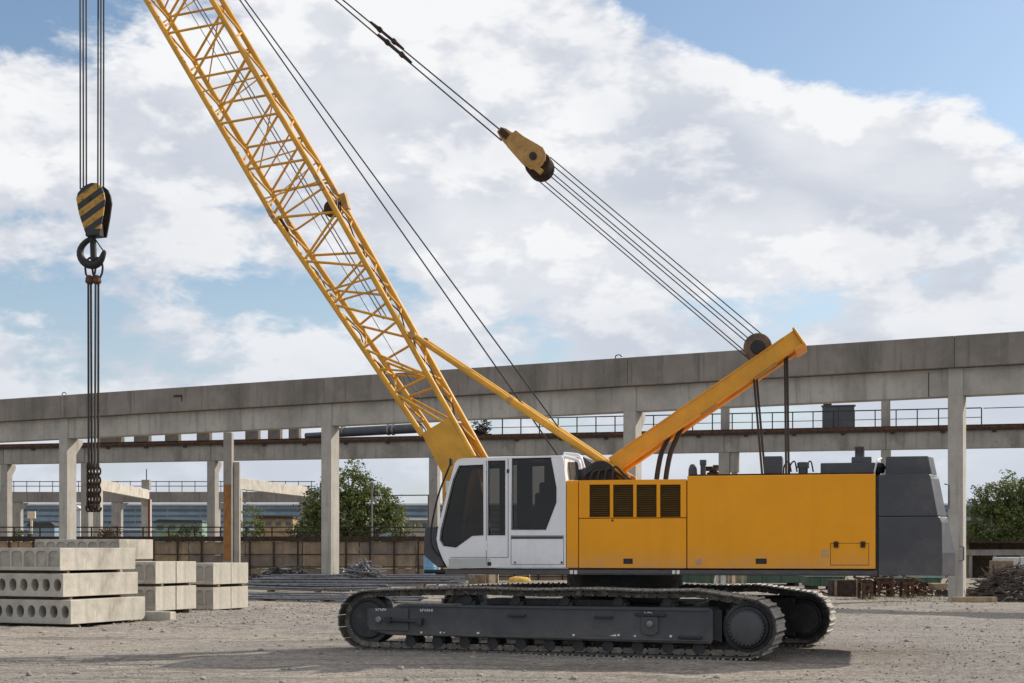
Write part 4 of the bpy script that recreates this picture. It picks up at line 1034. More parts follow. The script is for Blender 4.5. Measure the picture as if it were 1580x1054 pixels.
# ================================================================== HOLLOW SLABS
AS = R(22)
DS = Vector((math.cos(AS), -math.sin(AS), 0)); ES = Vector((math.sin(AS), math.cos(AS), 0))
def slab(corner, width, length, z0, z1, label, hole, group, nh=5, par_dir=None, hr_=.115):
    """corner: ground point of the near right edge; runs left by width along -DS and back by length along ES"""
    t = thing('hollow_slab', label, 'concrete slab', corner + Z*z0, -AS + rnd.uniform(-.010, .010), group)
    hh = z1-z0; out = [(-width, 0), (0, 0), (0, hh), (-width, hh)]; hl = []
    pitch = width/nh
    for i in range(nh):
        cx = -pitch*(i+.5)
        if hole == 'round': hl.append([(cx+hr_*.92*math.cos(a), hh*.5+hr_*1.25*math.sin(a)) for a in [2*math.pi*k/18 for k in range(18)]])
        elif hole == 'arch':
            w = pitch*.43; hl.append([(cx-w, hh*.16), (cx+w, hh*.16), (cx+w, hh*.70), (cx+w*.75, hh*.82), (cx+w*.3, hh*.86), (cx-w*.3, hh*.86), (cx-w*.75, hh*.82), (cx-w, hh*.70)])
    half = length/2
    plate(out, hl, lambda x, y, z: Vector((x, half+z, y)), half, 'slab_body', 'slab', t, True, .012)
    if hl:
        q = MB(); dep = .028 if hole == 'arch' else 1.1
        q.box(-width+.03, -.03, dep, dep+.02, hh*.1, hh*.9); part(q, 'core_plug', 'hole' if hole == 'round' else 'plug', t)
    return t
def cpt(px, py_ground): d = H*F/(py_ground-YH); return Vector((gx(px, d), d, 0))
c0 = cpt(109, 967)
zA = [(.05, .60), (.67, 1.20), (1.27, 1.79)]
gS = 'hollow concrete slabs stacked at the left'
offs = [Vector((0, 0, 0)), -DS*.20 - ES*.02, -DS*.30]
labs = ['bottom hollow slab with round cores in the front left stack on the gravel', 'middle hollow slab with round cores in the front left stack', 'top hollow slab with plugged arched cores on the front left stack']
for k in range(3):
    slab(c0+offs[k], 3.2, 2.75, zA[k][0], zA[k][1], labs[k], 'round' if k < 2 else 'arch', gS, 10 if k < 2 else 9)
spg = 'timber spacers between the slabs'
def spacer(c, L, z0, h, label):
    q = MB(); q.obox(c+Z*(z0+h/2), DS*L/2, ES*.045, Z*h/2); o = q.build('timber_spacer', 'wood', None, bevel=.006); tag(o, label, 'timber', spg); return o
for k, (zz, hh) in enumerate(((.004, .044), (.603, .064), (1.203, .064))):
    for j, yy in enumerate((.35, 2.2)):
        nm = ('under the bottom slab', 'under the middle slab', 'under the top slab')[k]
        spacer(c0+offs[k]-DS*1.55+ES*yy, 3.0, zz, hh, ('front' if j == 0 else 'rear')+' timber spacer '+nm+' of the front left stack')
# rear stack behind the first (the slab whose top shows above)
c1 = cpt(189, 945.0); c1 = Vector((gx(184, 39.5), 39.5, 0))
z1t, z1b = gz(832, 39.5), gz(864, 39.5)
for k in range(3):
    zt = z1t-.62*(2-k); tt = ('bottom hollow slab of the stack hidden behind the front left stack', 'middle hollow slab of the stack hidden behind the front left stack', 'topmost grey hollow slab peeking over the front left stack')[k]
    slab(c1+DS*0, 2.9, 1.55, zt-.56, zt, tt, 'arch', gS, 8)
def pair(pxc, d, wl, ln, tops, names):
    cc = Vector((gx(pxc, d), d, 0))
    for lev, (pt, pb) in enumerate(tops):
        z0, z1 = gz(pb, d), gz(pt, d)
        for j in range(2):
            slab(cc+ES*(ln+.03)*j, wl, ln, z0, z1, names[lev][j], 'arch' if j == 0 else 'none', gS, 3)
    for yy in (.3, ln*2-.25):
        for lev, (pt, pb) in enumerate(tops):
            zt = gz(pb, d); zl = gz(tops[lev+1][0], d) if lev+1 < len(tops) else -.12
            q = MB(); q.obox(cc-DS*wl*.5+ES*yy+Z*((zt+zl)/2), DS*(wl/2+.0), ES*.05, Z*((zt-zl)/2-.003)); o = q.build('timber_spacer', 'wood', None)
            tag(o, ('front' if yy < 1 else 'rear')+' timber spacer under the '+('upper' if lev == 0 else 'lower')+' slabs of the '+names[2], 'timber', spg)
# tops listed upper level first
pair(240, 37.4, 1.05, .90, [(867, 901), (905.5, 943)], [('upper front slab with plugged end in the middle stack', 'upper rear pale slab in the middle stack'), ('lower front slab with plugged end in the middle stack', 'lower rear yellowish slab in the middle stack'), 'middle stack'])
pair(329, 41.8, .95, .92, [(869, 902), (906.5, 941)], [('upper front slab with plugged end in the right hand stack', 'upper rear pale slab in the right hand stack'), ('lower front slab with plugged end in the right hand stack', 'lower rear pale slab in the right hand stack'), 'right hand stack'])
q = MB(); c = cpt(245, 958); q.obox(c+Z*.11, DS*.42, ES*.12, Z*.12); o = q.build('concrete_block', 'slab', None, bevel=.02); tag(o, 'small concrete block lying in front of the middle slab stack', 'block')

# ================================================================== NEAR CRANE RUNWAY
def ray_on(px, P0, d): t = (px-CX)/F; s = (t*P0.y-P0.x)/(d.x-t*d.y); return P0+d*s
G0 = Vector((15.1, 48.1, 0)); AG = math.atan2(11.8, 22.9); DG, EG = frame(AG)
run = thing('crane_runway', 'long weathered concrete crane runway on columns crossing behind the yellow crane', 'crane runway', G0, -AG)
def gu(px): return (ray_on(px, G0, DG)-G0).dot(DG)
zT, zS, zB = gz(518.5, 48.1), gz(567, 48.1), gz(610, 48.1)
cols = [gu(px) for px in (97, 503, 971, 1474)]; cols = [2*cols[0]-cols[1]-1.5] + cols + [cols[-1]+12.5]
for i, u in enumerate(cols):
    q = MB(); q.box(u-.25, u+.25, .0, .62, -.1, zB-.006)
    co_ = part(q, 'column', 'conc', run, bevel=.02)
    if i in (2, 4): continue
    q = MB(); q.prism([(u-.235, .622, zB-.008), (u-.235, 1.05, zB-.008), (u-.235, 1.05, zB-.22), (u-.235, .622, zB-.75)], (.47, 0, 0)); part(q, 'corbel', 'conc', co_, bevel=.015)
    q = MB(); q.box(u-.27, u+.27, -.012, -.003, zB-3.3, zB-3.27); 
ends = cols
for a, b in zip(ends, ends[1:]):
    q = MB(); q.box(a+.012, b-.012, .10, .75, zB, zS-.01); part(q, 'lower_beam', 'conc', run, bevel=.015)
    q = MB(); q.box(a+.006, b-.006, -.16, .95, zS, zT); part(q, 'upper_girder', 'concdark', run, bevel=.02)
for a in ends:
    q = MB(); q.box(a-.24, a+.24, .06, .0985, zB, zS-.015); part(q, 'bearing_pilaster', 'conc', run)
# conduit with drip mark and small hooks
q = MB(); a = gu(278); q.box(a-.22, a+.25, -.19, -.162, zT-.42, zT-.34); q.box(a+.22, a+.25, -.19, -.162, zT-.62, zT-.42); part(q, 'conduit', 'rustdark', run)
a = gu(1432); q = MB(); q.tube((a, .09, zB), (a, .09, zS-.1), .012, 6); part(q, 'conduit', 'rustdark', run)
for px in (92, 950):
    a = gu(px); q = MB(); q.poly(smooth_path([(a-.14, .3, zT-.02), (a-.12, .3, zT+.16), (a+.04, .3, zT+.18), (a+.12, .3, zT+.10)], 5), .02, 6); part(q, 'lifting_loop', 'rustdark', run, smooth=True)

# ================================================================== SECOND RUNWAY
P2 = Vector((26.9, 75.0, 0)); A2 = math.atan2(13.5, 53.7); D2, E2 = frame(A2)
run2 = thing('rear_crane_runway', 'lower grey crane runway with rusty rail and walkway behind the tall one', 'crane runway', P2, -A2)
def u2_(px): return (ray_on(px, P2, D2)-P2).dot(D2)
def z2(py, px): return gz(py, ray_on(px, P2, D2).y)
zb2, zt2 = 7.13, 8.20
c2 = [u2_(px) for px in (-330, 5, 130, 325, 668, 1117, 1367, 1640)]
cw2 = [.26, .26, .26, .26, .26, .30, .26, .26]
for i, (u, h_) in enumerate(zip(c2, cw2)):
    q = MB(); q.box(u-h_, u+h_, .03, .60, -.1, zb2-.006); c_ = part(q, 'column', 'concsub', run2, bevel=.02)
    q = MB(); q.prism([(u-h_+.01, .602, zb2-.01), (u-h_+.01, 1.0, zb2-.01), (u-h_+.01, 1.0, zb2-.25), (u-h_+.01, .602, zb2-.7)], (2*h_-.02, 0, 0)); part(q, 'corbel', 'concsub', c_)
    if i >= 5:
        q = MB(); q.box(u-.24, u+.24, .62, 1.1, zb2, 11.2); part(q, 'upper_column', 'concsub', c_, bevel=.02)
        q = MB(); q.box(u+h_+.03, u+h_+.5, .1, .6, zb2-1.1, zb2-.01); q.box(u+h_+.10, u+h_+.4, .15, .55, zb2-1.5, zb2-1.1); part(q, 'side_bracket', 'concsub', c_) if i == 5 else None
for a, b in zip(c2, c2[1:]):
    q = MB(); q.box(a+.012, b-.012, .02, .58, zb2, zt2); part(q, 'runway_beam', 'concsub', run2, bevel=.02)
q = MB(); q.box(c2[0], c2[-1], .18, .42, zt2+.082, zt2+.20); q.box(c2[0], c2[-1], -.12, .62, zt2+.001, zt2+.08); part(q, 'crane_rail', 'rust', run2)
q = MB(); q.box(c2[0], c2[-1], -.115, -.09, zt2-.14, zt2-.001); part(q, 'rail_angle', 'rustdark', run2)
k = c2[0]
while k < c2[-1]:
    q = MB(); q.box(k, k+.22, -.085, .02-.004, zt2-.24, zt2-.002); part(q, 'rail_clip', 'rustdark', run2); k += 2.6
ua_, ub_ = u2_(742), u2_(1516)
wk = MB(); wk.box(ua_, c2[-1]-.2, .65, 1.25, zt2+.084, zt2+.20); walk = part(wk, 'walkway', 'rust', run2)
q = MB(); ztop = zt2+1.12
q.tube((ua_, .70, ztop), (ub_, .70, ztop), .035, 6); q.tube((ua_, .70, zt2+.62), (ub_, .70, zt2+.62), .022, 6); part(q, 'handrail', 'rustdark', walk)
u_ = ua_; 
while u_ <= ub_+.05:
    q = MB(); q.box(u_-.03, u_+.03, .67, .73, zt2+.20, ztop); part(q, 'railing_post', 'rustdark', walk); u_ += (ub_-ua_)/25
q = MB(); a = u2_(1519); q.tube((a, .7, ztop-.02), (c2[-1], .7, ztop), .025, 6); part(q, 'handrail', 'rustdark', walk)
def on2(px, v=0.0): return ray_on(px, P2, D2) + E2*v
# things standing on the rear runway
a = on2(1268, .7); b = on2(1318, .7); cb = thing('control_cabinet', 'dark grey control cabinet standing on the rear runway walkway', 'cabinet', (a+b)/2+Z*(zt2+.205), -A2)
w_ = (b-a).length/2; q = MB(); q.box(-w_, w_, -.02, .5, 0, 1.18); part(q, 'cabinet_body', 'grey', cb, bevel=.02)
q = MB(); q.box(-w_-.05, w_+.07, -.06, .55, 1.184, 1.25); part(q, 'cabinet_roof', 'grey', cb); q = MB(); q.box(-w_+.05, -w_+.5, .05, .4, 1.255, 1.42); part(q, 'cable_entry', 'black', cb)
q = MB(); q.box(-.012, .012, -.03, -.021, .05, 1.15); part(q, 'door_gap', 'black', cb)
for i, (x0, x1, y0) in enumerate(((152, 186, 670), (205, 228, 671), (253, 274, 669), (302, 322, 668), (377, 397, 667), (412, 431, 666), (444, 460, 666))):
    a, b = on2(x0, .3), on2(x1, .3); h_ = .75 if i > 2 else .55; q = MB(); L_ = (b-a).length/2; q.obox((a+b)/2+Z*(zt2+.165+h_/2), D2*L_, E2*.2, Z*h_/2); q.obox((a+b)/2-D2*(L_*.2)+Z*(zt2+.165+h_+.04), D2*(L_*.7), E2*.22, Z*.035)
    o = q.build('rail_chock', 'chock', None, bevel=.02)
    lb = ('leftmost concrete chock on the rear runway rail beside the hoist ropes', 'low concrete chock right of the hanging sling on the rear runway', 'third concrete chock from the left on the rear runway rail', 'concrete chock above the second left column on the rear runway', 'concrete chock right of the orange stained column on the rear rail', 'concrete chock two left of the dark pipe on the rear rail', 'concrete chock nearest the dark pipe on the rear rail')[i]
    tag(o, lb, 'chock', 'chocks on the rear runway rail')
a, b = on2(468, .35), on2(648, .35); pz = zt2+.62
pi_ = thing('steel_pipe', 'long dark blue grey pipe lying on the rear runway left of the boom', 'pipe', a+Z*(zt2+.17), -A2)
q = MB(); q.tube(a+Z*(zt2+.35), a.lerp(b, .28)+Z*(zt2+.42), .17, 14); q.tube(a.lerp(b, .28)+Z*(zt2+.50), b+Z*(zt2+.66), .28, 18); q.build('pipe_body', 'darkpipe', pi_, smooth=True)
for k in (.33, .72, .76):
    c = a.lerp(b, k)+Z*(zt2+.60); q = MB(); q.lathe(c, b-a, [(-.06, .33), (.06, .33)], 18); q.build('pipe_clamp', 'steel', pi_, smooth=True)
q = MB()
for k in range(140):
    c = on2(rnd.uniform(710, 752), .35+rnd.uniform(-.2, .2))+Z*(zt2+.2+abs(rnd.gauss(0, .38))); d = Vector((rnd.uniform(-1, 1), rnd.uniform(-.5, .5), rnd.uniform(-.5, .5))).normalized()*rnd.uniform(.1, .35); q.tube(c-d, c+d, .025, 5)
o = q.build('scrap_wire_heap', 'rustdark', None); tag(o, 'tangled heap of rusty wire on the rear runway beside the boom foot', 'scrap', kind='stuff')

# orange stained column between the runways, with its cross frame going back
def post(name, px0, px1, dep, z1, m, label, cat='column', depth=.5, group=None):
    x0, x1 = gx(px0, dep), gx(px1, dep); q = MB(); q.box(x0, x1, dep, dep+depth, -.1, z1); o = q.build(name, m, None, bevel=.02); return tag(o, label, cat, group)
oc = thing('stained_column', 'concrete column with one rust orange stained face beside the right hand slab stack', 'column', (gx(352, 72), 72, 0))
q = MB(); q.box(gx(344.5, 72), gx(357.5, 72), 72, 72.55, -.1, gz(667, 72)); q.build('column_core', 'concsub', oc, bevel=.02)
q = MB(); q.box(gx(358, 72), gx(367.5, 72), 72.35, 72.6, -.1, gz(712, 72)); q.build('lit_face_strip', 'conc', oc, bevel=.02)  # paler strip added as the column's sunlit right face
q = MB(); q.box(gx(345, 71.99), gx(357, 71.99), 71.975, 71.997, 1.2, gz(748, 72)); q.build('orange_board', material('orange_rust_board', (.30, .14, .045), .85, 0, .25, 2, (.20, .10, .05), (.5, .7), 1.5, .3), oc)

def cross_frame(pxn, dn, pxf, df, ztop, label, colpx):
    t = thing('portal_frame', label, 'portal frame', (gx(pxn, dn), dn, 0))
    a, b = Vector((gx(pxn, dn), dn, ztop-.35)), Vector((gx(pxf, df), df, ztop-.35))
    q = MB(); q.bar(a, b, .45, .75, Z); q.build('frame_beam', 'slab', t, bevel=.02)
    for (p, d_, w) in ((a, 0, .3), (b, 0, .34)):
        q = MB(); q.box(p.x-w, p.x+w, p.y-.3, p.y+.3, -.1, ztop-.735); q.build('column', 'conc', t, bevel=.02)
    q = MB(); q.prism([b+Vector((.345, -.25, -.39)), b+Vector((.345, -.8, -.39)), b+Vector((.345, -.25, -1.0))], (-.5, 0, 0)); q.build('corbel', 'conc', t)
    return t, b
pf, bb = cross_frame(150, 95, 226, 112, 6.42, 'pale concrete portal frame behind the hanging sling at the left', None)
q = MB(); q.box(bb.x-.32, bb.x+.30, bb.y-.3, bb.y+.3, bb.z+.385, bb.z+1.15); q.build('stub_column', 'concsub', pf, bevel=.02)
q = MB(); q.tube(bb+Z*1.15, bb+Z*2.0, .04, 6); q.build('rebar_stub', 'rustdark', pf)
cross_frame(366, 95, 474, 109, 6.5, 'pale concrete portal frame left of the big green tree', None)

# third, low runway far behind with a railing
D3 = 124.0
r3 = thing('low_runway', 'low dark concrete runway with thin railing far behind on the left', 'crane runway', (gx(200, D3), D3, 0))
q = MB(); q.box(gx(-300, D3), gx(486, D3), D3, D3+.7, gz(775, D3), gz(759, D3)); q.build('runway_beam', 'concdark', r3)
for px in (-120, 24, 179, 330, 470):
    q = MB(); q.box(gx(px, D3)-.42, gx(px, D3)+.42, D3+.05, D3+.75, -.1, gz(775, D3)-.01); c_ = q.build('column', 'concsub', r3)
    q = MB(); q.prism([(gx(px, D3)+.43, D3+.1, gz(776, D3)), (gx(px, D3)+.95, D3+.1, gz(776, D3)), (gx(px, D3)+.43, D3+.1, gz(786, D3))], (0, .5, 0)); q.build('corbel', 'concsub', c_)
rl3 = MB()
for z_ in (gz(743, D3), gz(750, D3)): rl3.tube((gx(-300, D3), D3+.2, z_), (gx(486, D3), D3+.2, z_), .035, 5)
rl3 = rl3.build('railing', 'rope', r3)
for k in range(40):
    px = -300+20*k; q = MB(); q.tube((gx(px, D3), D3+.2, gz(759, D3)), (gx(px, D3), D3+.2, gz(742, D3)), .035, 5); q.build('railing_post', 'rope', rl3)
# power line left of the cab
q = MB(); q.tube(at(560, 765, 118), at(664, 764, 118), .05, 5); q.tube(at(562, 764, 118), (gx(562, 118), 118, 0), .12, 6); q.tube(at(662, 764, 118), (gx(662, 118), 118, 0), .12, 6); o = q.build('overhead_pipe', 'darkpipe', None); tag(o, 'thin overhead pipe on posts beyond the big green tree', 'pipe')

# ================================================================== FACTORY FAR BEHIND
DFa = 215.0
fa = thing('factory_building', 'long pale blue grey factory hall on the horizon behind the yard', 'building', (gx(700, DFa), DFa, 0))
q = MB(); q.box(gx(-350, DFa), gx(1950, DFa), DFa, DFa+30, -.1, gz(780, DFa)); q.build('wall', 'factory', fa)
q = MB(); q.box(gx(-352, DFa), gx(1952, DFa), DFa-.5, DFa+30.5, gz(780, DFa)+.01, gz(777, DFa)); q.build('roof', 'factoryroof', fa)
for row, (ya, yb) in enumerate(((785.5, 789), (795, 797), (804, 806.5))):
    for k in range(46):
        px = -340+k*50
        q = MB(); q.box(gx(px, DFa), gx(px+47.5, DFa), DFa-.12, DFa-.02, gz(yb, DFa), gz(ya, DFa)); q.build('window', 'factorydark', fa)
q = MB(); q.box(gx(-350, DFa), gx(1950, DFa), DFa-.2, DFa-.03, gz(818, DFa), gz(816, DFa)); q.build('wall_ledge', 'factoryroof', fa)
sg = MB(); sg.box(gx(42, 150), gx(54, 150), 150, 150.3, gz(800, 150), gz(789, 150)); sg.tube((gx(48, 150), 150.15, -.1), (gx(48, 150), 150.15, gz(800, 150)), .12, 6); o = sg.build('notice_board', 'cream', None); tag(o, 'blank pale square notice board on a post at far left', 'sign')
# low sheds in front of it
for (x0, x1, y0, d_, lb) in ((44, 84, 812, 165, 'dark low shed with sloping roof left of the first tall column'), (110, 124, 786, 170, 'small white hut seen between the left columns')):
    t = thing('shed', lb, 'shed', (gx((x0+x1)/2, d_), d_, 0)); q = MB(); q.box(gx(x0, d_), gx(x1, d_), d_, d_+6, -.1, gz(y0, d_)); q.build('wall', 'factoryroof' if x0 > 100 else 'factory', t)
    q = MB(); q.prism([(gx(x0-3, d_), d_-.4, gz(y0, d_)+.01), (gx(x1+3, d_), d_-.4, gz(y0, d_)+.01), (gx(x1-4, d_), d_-.4, gz(y0-6, d_)), (gx(x0+4, d_), d_-.4, gz(y0-6, d_))], (0, 6.8, 0)); q.build('roof', 'rope' if x0 < 100 else 'factoryroof', t)

for (x0, x1, y0, d_, mw, mr, lb) in ((238, 312, 806, 150, 'palegreen', 'rope', 'long pale green shed with dark roof right of the left portal frame'), (392, 452, 800, 160, 'panel_tan', 'rustdark', 'tan brick shed behind the right portal frame'), (606, 662, 803, 145, 'concsub', 'factoryroof', 'grey flat roofed shed between the big tree and the cab')):
    t = thing('shed', lb, 'shed', (gx((x0+x1)/2, d_), d_, 0)); q = MB(); q.box(gx(x0, d_), gx(x1, d_), d_, d_+8, -.1, gz(y0, d_)); q.build('wall', mw, t)
    q = MB(); q.prism([(gx(x0-2, d_), d_-.5, gz(y0, d_)+.01), (gx(x1+2, d_), d_-.5, gz(y0, d_)+.01), (gx(x1+1, d_), d_-.5, gz(y0-3, d_)), (gx(x0+8, d_), d_-.5, gz(y0-4.5, d_))], (0, 9, 0)); q.build('roof', mr, t)
    n = 4
    for k in range(n):
        a = x0+(x1-x0)*(k+.25)/n; q = MB(); q.box(gx(a, d_), gx(a+(x1-x0)*.5/n, d_), d_-.12, d_-.02, gz(y0+11, d_), gz(y0+5, d_)); q.build('window', 'factorydark', t)
# ================================================================== STAINED PANEL WALL AND ITS RAILING
DWa = 80.0; x0w, x1w = gx(-60, DWa), gx(905, DWa); zw = gz(836, DWa)
wl = thing('panel_wall', 'low brown panel retaining wall with dark steel posts behind the slab stacks', 'wall', ((x0w+x1w)/2, DWa, 0))
np_ = 11
for k in range(np_):
    a = x0w+(x1w-x0w)*k/np_; b = x0w+(x1w-x0w)*(k+1)/np_
    for r_ in range(3):
        z0 = -.05+r_*(zw+.05)/3; q = MB(); q.box(a+.03, b-.03, DWa+.06+rnd.uniform(-.015, .015), DWa+.24, z0+.012, z0+(zw+.05)/3-.012); q.build('wall_panel', rnd.choice(('panel', 'panel', 'panel_grey', 'panel_tan')), wl, bevel=.01)
for k in range(27):
    a = x0w+(x1w-x0w)*k/26; q = MB(); q.box(a-.04, a+.04, DWa-.06, DWa+.03, -.05, zw+.02); q.build('wall_post', 'rustdark', wl)
for zz in (.25, zw*.36, zw*.68):
    q = MB(); q.tube((x0w, DWa-.02, zz), (x1w, DWa-.02, zz), .022, 5); q.build('wall_rail', 'rustdark', wl)
q = MB(); q.box(x0w, x1w, DWa-.05, DWa+.5, zw+.025, zw+.30); q.build('coping_beam', 'rustdark', wl)
rw = thing('site_railing', 'rusty low railing running along the top of the brown wall', 'railing', ((x0w+x1w)/2, DWa+.3, zw+.3))
for zz in (.35, .62):
    q = MB(); q.tube((x0w, DWa+.25, zw+.3+zz-.1), (x1w, DWa+.25, zw+.3+zz-.1), .035, 5); q.build('railing_bar', 'rustdark', rw)
k = x0w
while k < x1w:
    q = MB(); q.box(k-.035, k+.035, DWa+.21, DWa+.29, zw+.3, zw+.84); q.build('railing_post', 'rustdark', rw); k += 1.45
# red pole on the left and grey pole in front of the tree
q = MB(); q.tube((gx(230, 86), 86, 0), at(230, 770, 86), .075, 8); o = q.build('red_pole', material('red_primer', (.16, .035, .025), .7, 0, .2, 5), None); tag(o, 'thin red pole standing against the far column of the left portal frame', 'pole')
q = MB(); q.tube((gx(574, 88), 88, 0), at(574, 745, 88), .07, 8, .05); q.box(gx(572, 88), gx(576, 88), 87.9, 88.1, gz(752, 88), gz(744, 88)); o = q.build('lamp_pole', 'steel', None); tag(o, 'thin grey pole in front of the big green tree', 'pole')

# ================================================================== TREES AND BUSHES
def tree(name, label, cat, base, lobes, leafmat, nclump, per, size, trunk_h, trunk_r, group=None, seed=0, gs=1.0):
    r_ = random.Random(seed); t = thing(name, label, cat, base, 0, group); base = Vector(base)
    q = MB()
    if trunk_h > 0:
        top = base+Vector((r_.uniform(-.2, .2), 0, trunk_h)); q.poly([base-Z*.1, base.lerp(top, .5)+X*.1, top], [trunk_r, trunk_r*.8, trunk_r*.6], 9)
        for (c, rad) in lobes:
            c = base+Vector(c)*gs; m_ = top.lerp(c, .5)+Vector((r_.uniform(-.3, .3), r_.uniform(-.3, .3), .2)); q.poly([top-Z*.5, m_, c+Z*rad[2]*.3], [trunk_r*.5, trunk_r*.3, trunk_r*.1], 6)
            for j in range(4):
                e = c+Vector((r_.uniform(-.8, .8)*rad[0], r_.uniform(-.8, .8)*rad[1], r_.uniform(-.2, .9)*rad[2])); q.poly([m_, (m_+e)/2+Z*.1, e], [trunk_r*.25, trunk_r*.14, trunk_r*.04], 5)
    else:
        for j in range(7):
            q.poly([base+Vector((r_.uniform(-.2, .2), r_.uniform(-.2, .2), -.1)), base+Vector((r_.uniform(-.6, .6), r_.uniform(-.5, .5), lobes[0][1][2]*1.2))], [.04, .015], 5)
    q.build('trunk' if trunk_h > 0 else 'stem', 'bark', t, smooth=True)
    vs, fs = [], []
    tot = sum(r[0]*r[1]*r[2] for _, r in lobes)
    for (c, rad) in lobes:
        c = base+Vector(c)*gs; rad = Vector(rad)*gs; n = max(4, int(nclump*rad[0]*rad[1]*rad[2]/tot))
        for k in range(n):
            d = Vector((r_.gauss(0, 1), r_.gauss(0, 1), r_.gauss(0, 1))).normalized(); rr_ = r_.uniform(.45, 1.0)**.6
            p = c+Vector((d.x*rad[0], d.y*rad[1], d.z*rad[2]))*rr_*r_.uniform(.78, 1.26)
            cs = r_.uniform(.5, 1.2)*size*3.2
            for j in range(per):
                o_ = p+Vector((r_.gauss(0, 1), r_.gauss(0, 1), r_.gauss(0, .7)))*cs*.5
                nrm = (Vector((r_.gauss(0, 1), r_.gauss(0, 1), r_.gauss(.5, 1)))).normalized(); a = nrm.cross(Vector((r_.gauss(0, 1), r_.gauss(0, 1), r_.gauss(0, 1)))).normalized(); b = nrm.cross(a)
                s_ = size*r_.uniform(.6, 1.25); i0 = len(vs)
                vs += [o_-a*s_*.9, o_-b*s_*.42, o_+a*s_*.9, o_+b*s_*.42]; fs.append((i0, i0+1, i0+2, i0+3))
    cr = MB(); cr.v = vs; cr.f = fs; cr.build('crown', leafmat, t)
    return t
dT = 96.0
tree('leafy_tree', 'big bushy green tree seen between the columns left of the cab', 'tree', (gx(545, dT), dT, 0),
     [((-.2, 0, 3.9), (2.6, 2.2, 1.7)), ((-1.5, 0, 2.6), (1.9, 1.6, 1.5)), ((1.6, .2, 2.8), (2.0, 1.6, 1.6)), ((-.3, .2, 5.6), (1.7, 1.5, 1.3)), ((1.3, .1, 4.6), (1.5, 1.4, 1.3)), ((-1.7, .1, 4.6), (1.1, 1.1, 1.1)), ((.1, 0, 6.7), (.6, .6, .7)), ((2.6, 0, 3.6), (.9, .9, .8))],
     M['leaf'], 720, 27, .13, 2.9, .24, seed=3, gs=1.07)
tree('leafy_tree', 'dark narrow tree just left of the second tall column', 'tree', (gx(480, 100), 100, 0), [((0, 0, 2.6), (1.2, 1.1, 2.1)), ((.2, 0, 5.0), (.9, .9, 1.0)), ((-.7, 0, 1.4), (1.1, 1, 1.0))], M['leafdark'], 260, 22, .13, 2.0, .16, seed=4)
dR = 100.0
tree('leafy_tree', 'broad green tree at the right edge beside the shed', 'tree', (gx(1556, dR), dR, 0),
     [((-.6, 0, 3.2), (2.4, 2, 1.7)), ((1.4, .2, 3.6), (2.4, 2, 2.0)), ((-.9, 0, 4.9), (1.5, 1.4, 1.1)), ((.8, .2, 5.6), (1.5, 1.4, 1.2)), ((2.4, 0, 5.6), (1.3, 1.3, 1.3)), ((-2.1, 0, 2.4), (.9, .9, 1.2))],
     M['leaf'], 760, 28, .13, 2.2, .22, seed=5, gs=1.04)
for (px, d_, r0, h_, mm, lb, sd_) in ((291, 88, 1.1, 1.5, 'leafdark', 'dark green bush behind the railing left of the tall thin column', 6), (172, 90, 1.3, 1.5, 'leafred', 'reddish bush below the left portal frame', 7), (388, 92, .8, 2.6, 'leaf', 'tall green shrub right of the orange stained column', 8), (620, 94, 1.0, 1.3, 'leafdark', 'low dark bush at the right foot of the big green tree', 9), (30, 92, 1.0, 1.3, 'leafdark', 'dark bush at the far left edge below the notice board', 11), (268, 91, .8, 1.2, 'leaf', 'small green bush left of the dark green bush by the thin column', 12), (648, 92, .9, 1.0, 'leafdark', 'low bush just left of the cab windscreen', 13), (460, 93, .9, 1.5, 'leafdark', 'low dark bush under the narrow dark tree', 10)):
    tree('leafy_bush', lb, 'bush', (gx(px, d_), d_, 0), [((0, 0, h_*.75+1.0), (r0, r0*.8, h_*.75)), ((.3, 0, .9), (r0*.9, r0*.8, .9))], M[mm], 90, 22, .11, 0, 0, seed=sd_)

# ================================================================== RIGHT SHED, BRUSH AND YARD CLUTTER
dH = 88.0; zh = gz(838, dH)
sh = thing('open_shed', 'low open fronted shed with dark bays at the right edge', 'shed', (gx(1560, dH), dH, 0))
q = MB(); q.box(gx(1490, dH), gx(1720, dH), dH+4, dH+4.2, -.1, zh); q.box(gx(1490, dH), gx(1490, dH)+.2, dH, dH+4, -.1, zh); q.build('wall', 'wood', sh)
q = MB(); q.box(gx(1484, dH), gx(1725, dH), dH-.6, dH+4.5, zh+.005, zh+.14); q.build('roof', 'rustdark', sh)
q = MB(); q.box(gx(1488, dH), gx(1720, dH), dH-.12, dH+.1, gz(857, dH), gz(848, dH)); q.build('fascia_beam', 'concsub', sh)
for px in (1497, 1534, 1576, 1640, 1700):
    q = MB(); q.box(gx(px-2.4, dH), gx(px+2.4, dH), dH-.1, dH+.1, -.1, gz(857, dH)-.01); q.build('column', 'plank' if px == 1576 else 'concsub', sh)
q = MB(); q.box(gx(1700, dH), gx(1702, dH), dH, dH+4, -.1, zh); q.build('wall', 'wood', sh)
